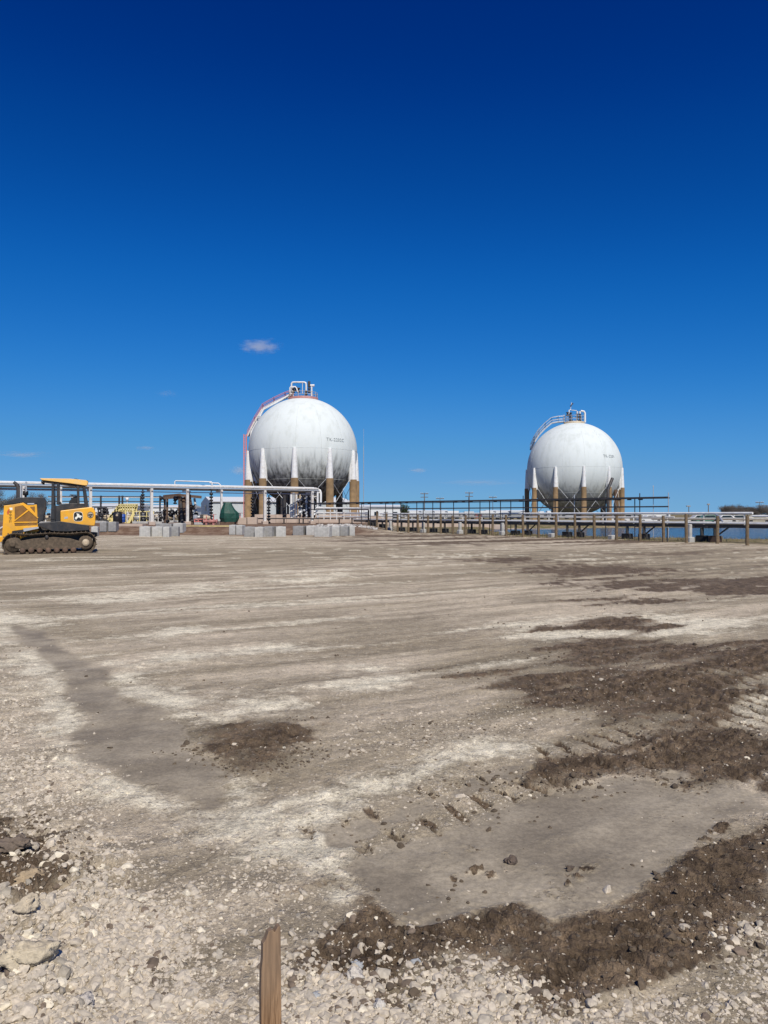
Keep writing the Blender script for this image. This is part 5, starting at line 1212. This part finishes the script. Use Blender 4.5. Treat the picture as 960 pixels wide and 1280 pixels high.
    for pts in ([(122,322),(205,305),(240,345),(122,440)], [(250,352),(325,430),(325,455),(122,458)], [(122,474),(325,470),(325,490),(122,496)], [(262,322),(306,318),(306,375)]):
        pr_('grille', pts, y0-.012, y0+.02, M['grille'], 0); pr_('grille', pts, y1-.02, y1+.012, M['grille'], 0)
    bars = [((118,452),(250,352)),((200,305),(335,425)),((118,465),(330,462))]
    for a, b in bars:
        for yy in (y0-.02, y1+.02): tm = MB(); tm.bar((D(*a)[0], Y0+yy, D(*a)[1]), (D(*b)[0], Y0+yy, D(*b)[1]), .03, .045); obj('grille_bar', tm, M['yel'], o)
    pr_('hood_plate', [(238,288),(300,288),(300,300),(238,300)], y0-.03, y0, M['galv'], 0)
    # lettering on the nose panel
    tx = bpy.data.curves.new('t', 'FONT'); tx.body = 'THHHI'; tx.size = .15; tx.resolution_u = 2; to = bpy.data.objects.new('t', tx); col.objects.link(to)
    me = bpy.data.meshes.new_from_object(to.evaluated_get(bpy.context.evaluated_depsgraph_get())); bpy.data.objects.remove(to)
    tb = MB(); ox, oz = D(95, 470); tb.add([(ox-v.co.y, Y0+y0-.006, oz+v.co.x*1.05) for v in me.vertices], [tuple(p.vertices) for p in me.polygons]); obj('panel_lettering', tb, M['logo'], o)
    obj('panel_emblem', MB().prism([D(75,330),D(102,330),D(102,352),D(80,352)], Y0+y0-.006, Y0+y0-.001), M['logow'], o)
    obj('panel_emblem', MB().prism([D(52,372),D(64,345),D(76,345),D(68,392),D(56,392)], Y0+y0-.006, Y0+y0-.001), mat('orange_red_decal', (.5,.10,.03), .5, var=0), o)
    # exhaust and pre-cleaner
    ex = MB().tube([(D(148,245)[0], Y0+1.0, D(148,245)[1]), (D(148,150)[0], Y0+1.0, D(148,150)[1]), (D(138,120)[0], Y0+1.0, D(138,120)[1]), (D(105,92)[0], Y0+1.0, D(105,92)[1])], [.085,.085,.08,.06], 12); obj('exhaust', ex, M['dark'], o)
    ex = MB().lathe((D(172,0)[0], Y0+.9, D(172,235)[1]), [(.04,0),(.04,.55)], 10); obj('intake_pipe', ex, M['galv'], o)
    ex = MB().lathe((D(215,0)[0], Y0+1.0, D(0,240)[1]), [(.05,0),(.05,.10),(.115,.12),(.115,.28),(.04,.30),(.04,.45)], 14); obj('pre_cleaner', ex, M['black'], o)
    ex = MB().lathe((D(221,0)[0], Y0+.9, D(0,180)[1]), [(.035,0),(.035,.40)], 10); obj('breather', ex, M['galv'], o)
    # canopy
    rf = pr_('roof', [(350,58),(640,58),(790,70),(808,84),(800,118),(770,118),(640,102),(540,92),(370,74)], .42, Wd-.42, M['yelr'])
    pr_('roof_liner', [(372,76),(540,94),(690,116),(770,120),(770,126),(690,128),(530,104),(375,88)], .5, Wd-.5, M['black'], 0)
    for yy in (.50, Wd-.56): obj('work_lamp', MB().lathe((D(376,0)[0], Y0+yy, D(0,92)[1]), [(.03,-.05),(.065,-.04),(.065,.04),(.03,.05)], 12, 'X'), M['black'], o); obj('work_lamp', MB().lathe((D(798,0)[0], Y0+yy, D(0,90)[1]), [(.03,-.05),(.075,-.04),(.075,.04),(.03,.05)], 12, 'X'), M['black'], o)
    obj('antenna_dome', MB().lathe((D(690,0)[0], Y0+1.1, D(0,62)[1]), [(.13,0),(.12,.03),(.04,.05)], 14), M['dark'], o)
    for yy in (.48, Wd-.56):
        for pts in ([(462,95),(484,97),(490,440),(455,440)], [(508,100),(535,104),(535,300),(520,300),(508,300)], [(700,118),(724,120),(728,300),(704,300)], [(756,120),(782,124),(812,300),(800,325),(778,325)]):
            pr_('cab_pillar', pts, yy, yy+.08, M['char'], .008)
    pr_('cab_body', [(452,440),(460,312),(520,310),(560,296),(640,288),(770,288),(805,300),(800,330),(560,352),(545,360),(545,470),(452,462)], .5, Wd-.5, M['char'])
    pr_('console', [(520,300),(545,270),(560,300)], .62, .8, M['char'])
    st = pr_('seat', [(622,290),(630,262),(672,222),(700,215),(715,290)], .9, 1.45, M['seat'], .02)
    pr_('backrest', [(690,290),(700,205),(716,170),(722,200),(724,290)], .9, 1.45, M['seat'], .02, st)
    pr_('armrest', [(625,212),(640,202),(700,205),(695,215)], .82, .9, M['seat'], .01, st)
    # rear fuel tank
    tk = pr_('fuel_tank', [(545,357),(700,338),(840,322),(862,336),(880,372),(876,470),(868,500),(700,488),(548,478)], .18, Wd-.18, M['yel'], .03)
    def disc(zx, zy, r_, y, mt, nm, n=24, sq=0):
        pts = []
        cx, cz = D(zx, zy)
        for k in range(n):
            a = 2*math.pi*k/n; c_, s_ = math.cos(a), math.sin(a)
            e = .55 if sq else 1; pts.append((cx+r_*abs(c_)**e*(1 if c_ > 0 else -1), cz+r_*abs(s_)**e*(1 if s_ > 0 else -1)))
        return obj(nm, MB().prism(pts, Y0+y, Y0+y+.006), mt, o)
    disc(713, 412, .195, .172, M['logow'], 'emblem_border', 28, 1); disc(713, 412, .180, .168, M['logo'], 'emblem', 28, 1)
    deer = [(680,428),(688,415),(700,412),(702,398),(697,384),(704,380),(712,392),(716,384),(724,388),(722,400),(738,402),(752,410),(745,416),(733,415),(742,428),(730,426),(720,418),(706,424),(700,436),(690,440)]
    obj('emblem_figure', MB().prism([D(*p) for p in deer], Y0+.160, Y0+.166), M['logow'], o)
    disc(830, 397, .130, .172, M['logo'], 'round_badge', 28); disc(830, 397, .110, .168, M['tan'], 'round_badge', 28); obj('badge_mark', MB().prism([D(808,392),D(850,388),D(850,400),D(808,404)], Y0+.160, Y0+.166).prism([D(818,408),D(842,406),D(838,418),D(822,418)], Y0+.160, Y0+.166), M['logo'], o)
    obj('model_plate', MB().prism([D(582,416),D(616,412),D(616,430),D(582,434)], Y0+.172, Y0+.178), M['galv'], o)
    # blade, arms and ram
    for yy in (tw+.02, Wd-tw-.14): pr_('push_arm', [(-150,650),(-150,600),(100,590),(330,520),(350,545),(120,640)], yy, yy+.12, M['yel'])
    bl = MB(); prof = []
    for k in range(9): a = R(-38+k*9.5); prof.append((D(-215,0)[0]+.75-.75*math.cos(a)-.0, zg+.62+.75*math.sin(a)))
    outer = [(x_-.0, z_) for x_, z_ in prof]; inner = [(x_+.06, z_) for x_, z_ in prof[::-1]]
    bl.prism(outer+inner, Y0-.35, Y0+Wd+.35); obj('blade', bl, M['yel'], o)
    obj('blade_ram', MB().tube([(D(60,480)[0], Y0+.75, D(60,480)[1]), (D(-150,600)[0], Y0+.75, D(-150,600)[1])], .045, 10), M['galv'], o); obj('blade_ram', MB().tube([(D(60,480)[0], Y0+1.6, D(60,480)[1]), (D(-150,600)[0], Y0+1.6, D(-150,600)[1])], .045, 10), M['galv'], o)
    # step and small body details
    pr_('step', [(205,520),(345,505),(345,520),(210,548)], .1, .5, M['galv'], 0)
    pr_('tool_box', [(360,505),(380,480),(420,485),(440,520),(420,540),(380,535)], .2, .5, M['tan'])
    gr = MB(); gr.tube([(D(400,445)[0], Y0+.45, D(0,445)[1]), (D(405,260)[0], Y0+.45, D(0,260)[1])], .02, 6); obj('grab_rail', gr, M['dark'], o); gr = MB(); gr.tube([(D(496,440)[0], Y0+.42, D(0,440)[1]), (D(500,110)[0], Y0+.42, D(0,110)[1])], .016, 6)
    obj('grab_rail', gr, M['dark'], o)
    # drawbar at the rear
    pr_('drawbar', [(820,560),(905,565),(905,600),(820,640)], 1.0, 1.35, M['char'])
    o.rotation_euler = (0, 0, R(22)); o.scale = (.94, 1, 1.03)
    return o
bulldozer()

# ------------------------------------------------------------------ clouds: thin scraps of vapour far off
def cloud(px, py, D, wpx, hpx, dens, lb, tilt=0, seed=0):
    c0 = P(px, py, D); W = wpx/F*D/2; Hh = hpx/F*D/2
    v, f = ico(4); v = v*np.array([W, W*.5, Hh]); m_ = np.array(Matrix.Rotation(tilt, 3, 'Y')); v = v @ m_.T
    mb = MB().add([tuple(Vector(p)+c0) for p in v], [tuple(q) for q in f], True)
    m = bpy.data.materials.new('cloud_vapour'); m.use_nodes = True; t = m.node_tree; N = t.nodes; L = t.links; N.remove(N['Principled BSDF'])
    vo = N.new('ShaderNodeVolumePrincipled'); L.new(vo.outputs[0], N['Material Output'].inputs['Volume'])
    tc = N.new('ShaderNodeTexCoord'); mp = N.new('ShaderNodeMapping'); mp.inputs['Scale'].default_value = (1/W, 2/W, 1/Hh); mp.inputs['Rotation'].default_value = (0, 0, 0)
    L.new(tc.outputs['Object'], mp.inputs[0])
    ln = N.new('ShaderNodeVectorMath'); ln.operation = 'LENGTH'; L.new(mp.outputs[0], ln.inputs[0])
    n = N.new('ShaderNodeTexNoise'); n.inputs['Scale'].default_value = 2.3; n.inputs['Detail'].default_value = 7; n.inputs['Roughness'].default_value = .68
    mp2 = N.new('ShaderNodeMapping'); mp2.inputs['Location'].default_value = (seed, seed*2, 0); L.new(mp.outputs[0], mp2.inputs[0]); L.new(mp2.outputs[0], n.inputs['Vector'])
    a = N.new('ShaderNodeMath'); a.operation = 'MULTIPLY_ADD'; a.inputs[1].default_value = 2.1; L.new(n.outputs[0], a.inputs[0])
    b_ = N.new('ShaderNodeMath'); b_.operation = 'MULTIPLY'; b_.inputs[1].default_value = -1.0; L.new(ln.outputs['Value'], b_.inputs[0]); L.new(b_.outputs[0], a.inputs[2])
    mr = N.new('ShaderNodeMapRange'); mr.interpolation_type = 'SMOOTHSTEP'; mr.inputs[1].default_value = .35; mr.inputs[2].default_value = 1.1; mr.inputs[4].default_value = dens/W; L.new(a.outputs[0], mr.inputs[0])
    L.new(mr.outputs[0], vo.inputs['Density']); vo.inputs['Color'].default_value = (1, 1, 1, 1); vo.inputs['Anisotropy'].default_value = .1
    o = obj('cloud', mb, m, origin=c0); tag(o, lb, 'cloud', 'small wispy clouds')
cloud(324, 433, 2600, 74, 28, 2.2, 'small ragged white cloud above the streaked sphere tank', -.2, 1)
cloud(300, 588, 3200, 44, 18, 1.5, 'faint low cloud left of the streaked sphere tank', 0, 2)
cloud(183, 560, 3200, 40, 9, .8, 'very faint flat cloud wisp above the bulldozer right side', 0, 3)
cloud(208, 492, 3200, 44, 14, .35, 'barely visible cloud smudge left of the sphere tank top', 0, 4)
cloud(28, 568, 3400, 110, 12, 1.0, 'thin faint cloud streak at the left edge over the bulldozer', 0, 5)
cloud(522, 588, 3400, 40, 9, 1.4, 'small faint flat cloud over the two utility poles', 0, 6)
cloud(600, 603, 3600, 150, 12, .7, 'very faint long haze streak between the two sphere tanks', 0, 7)
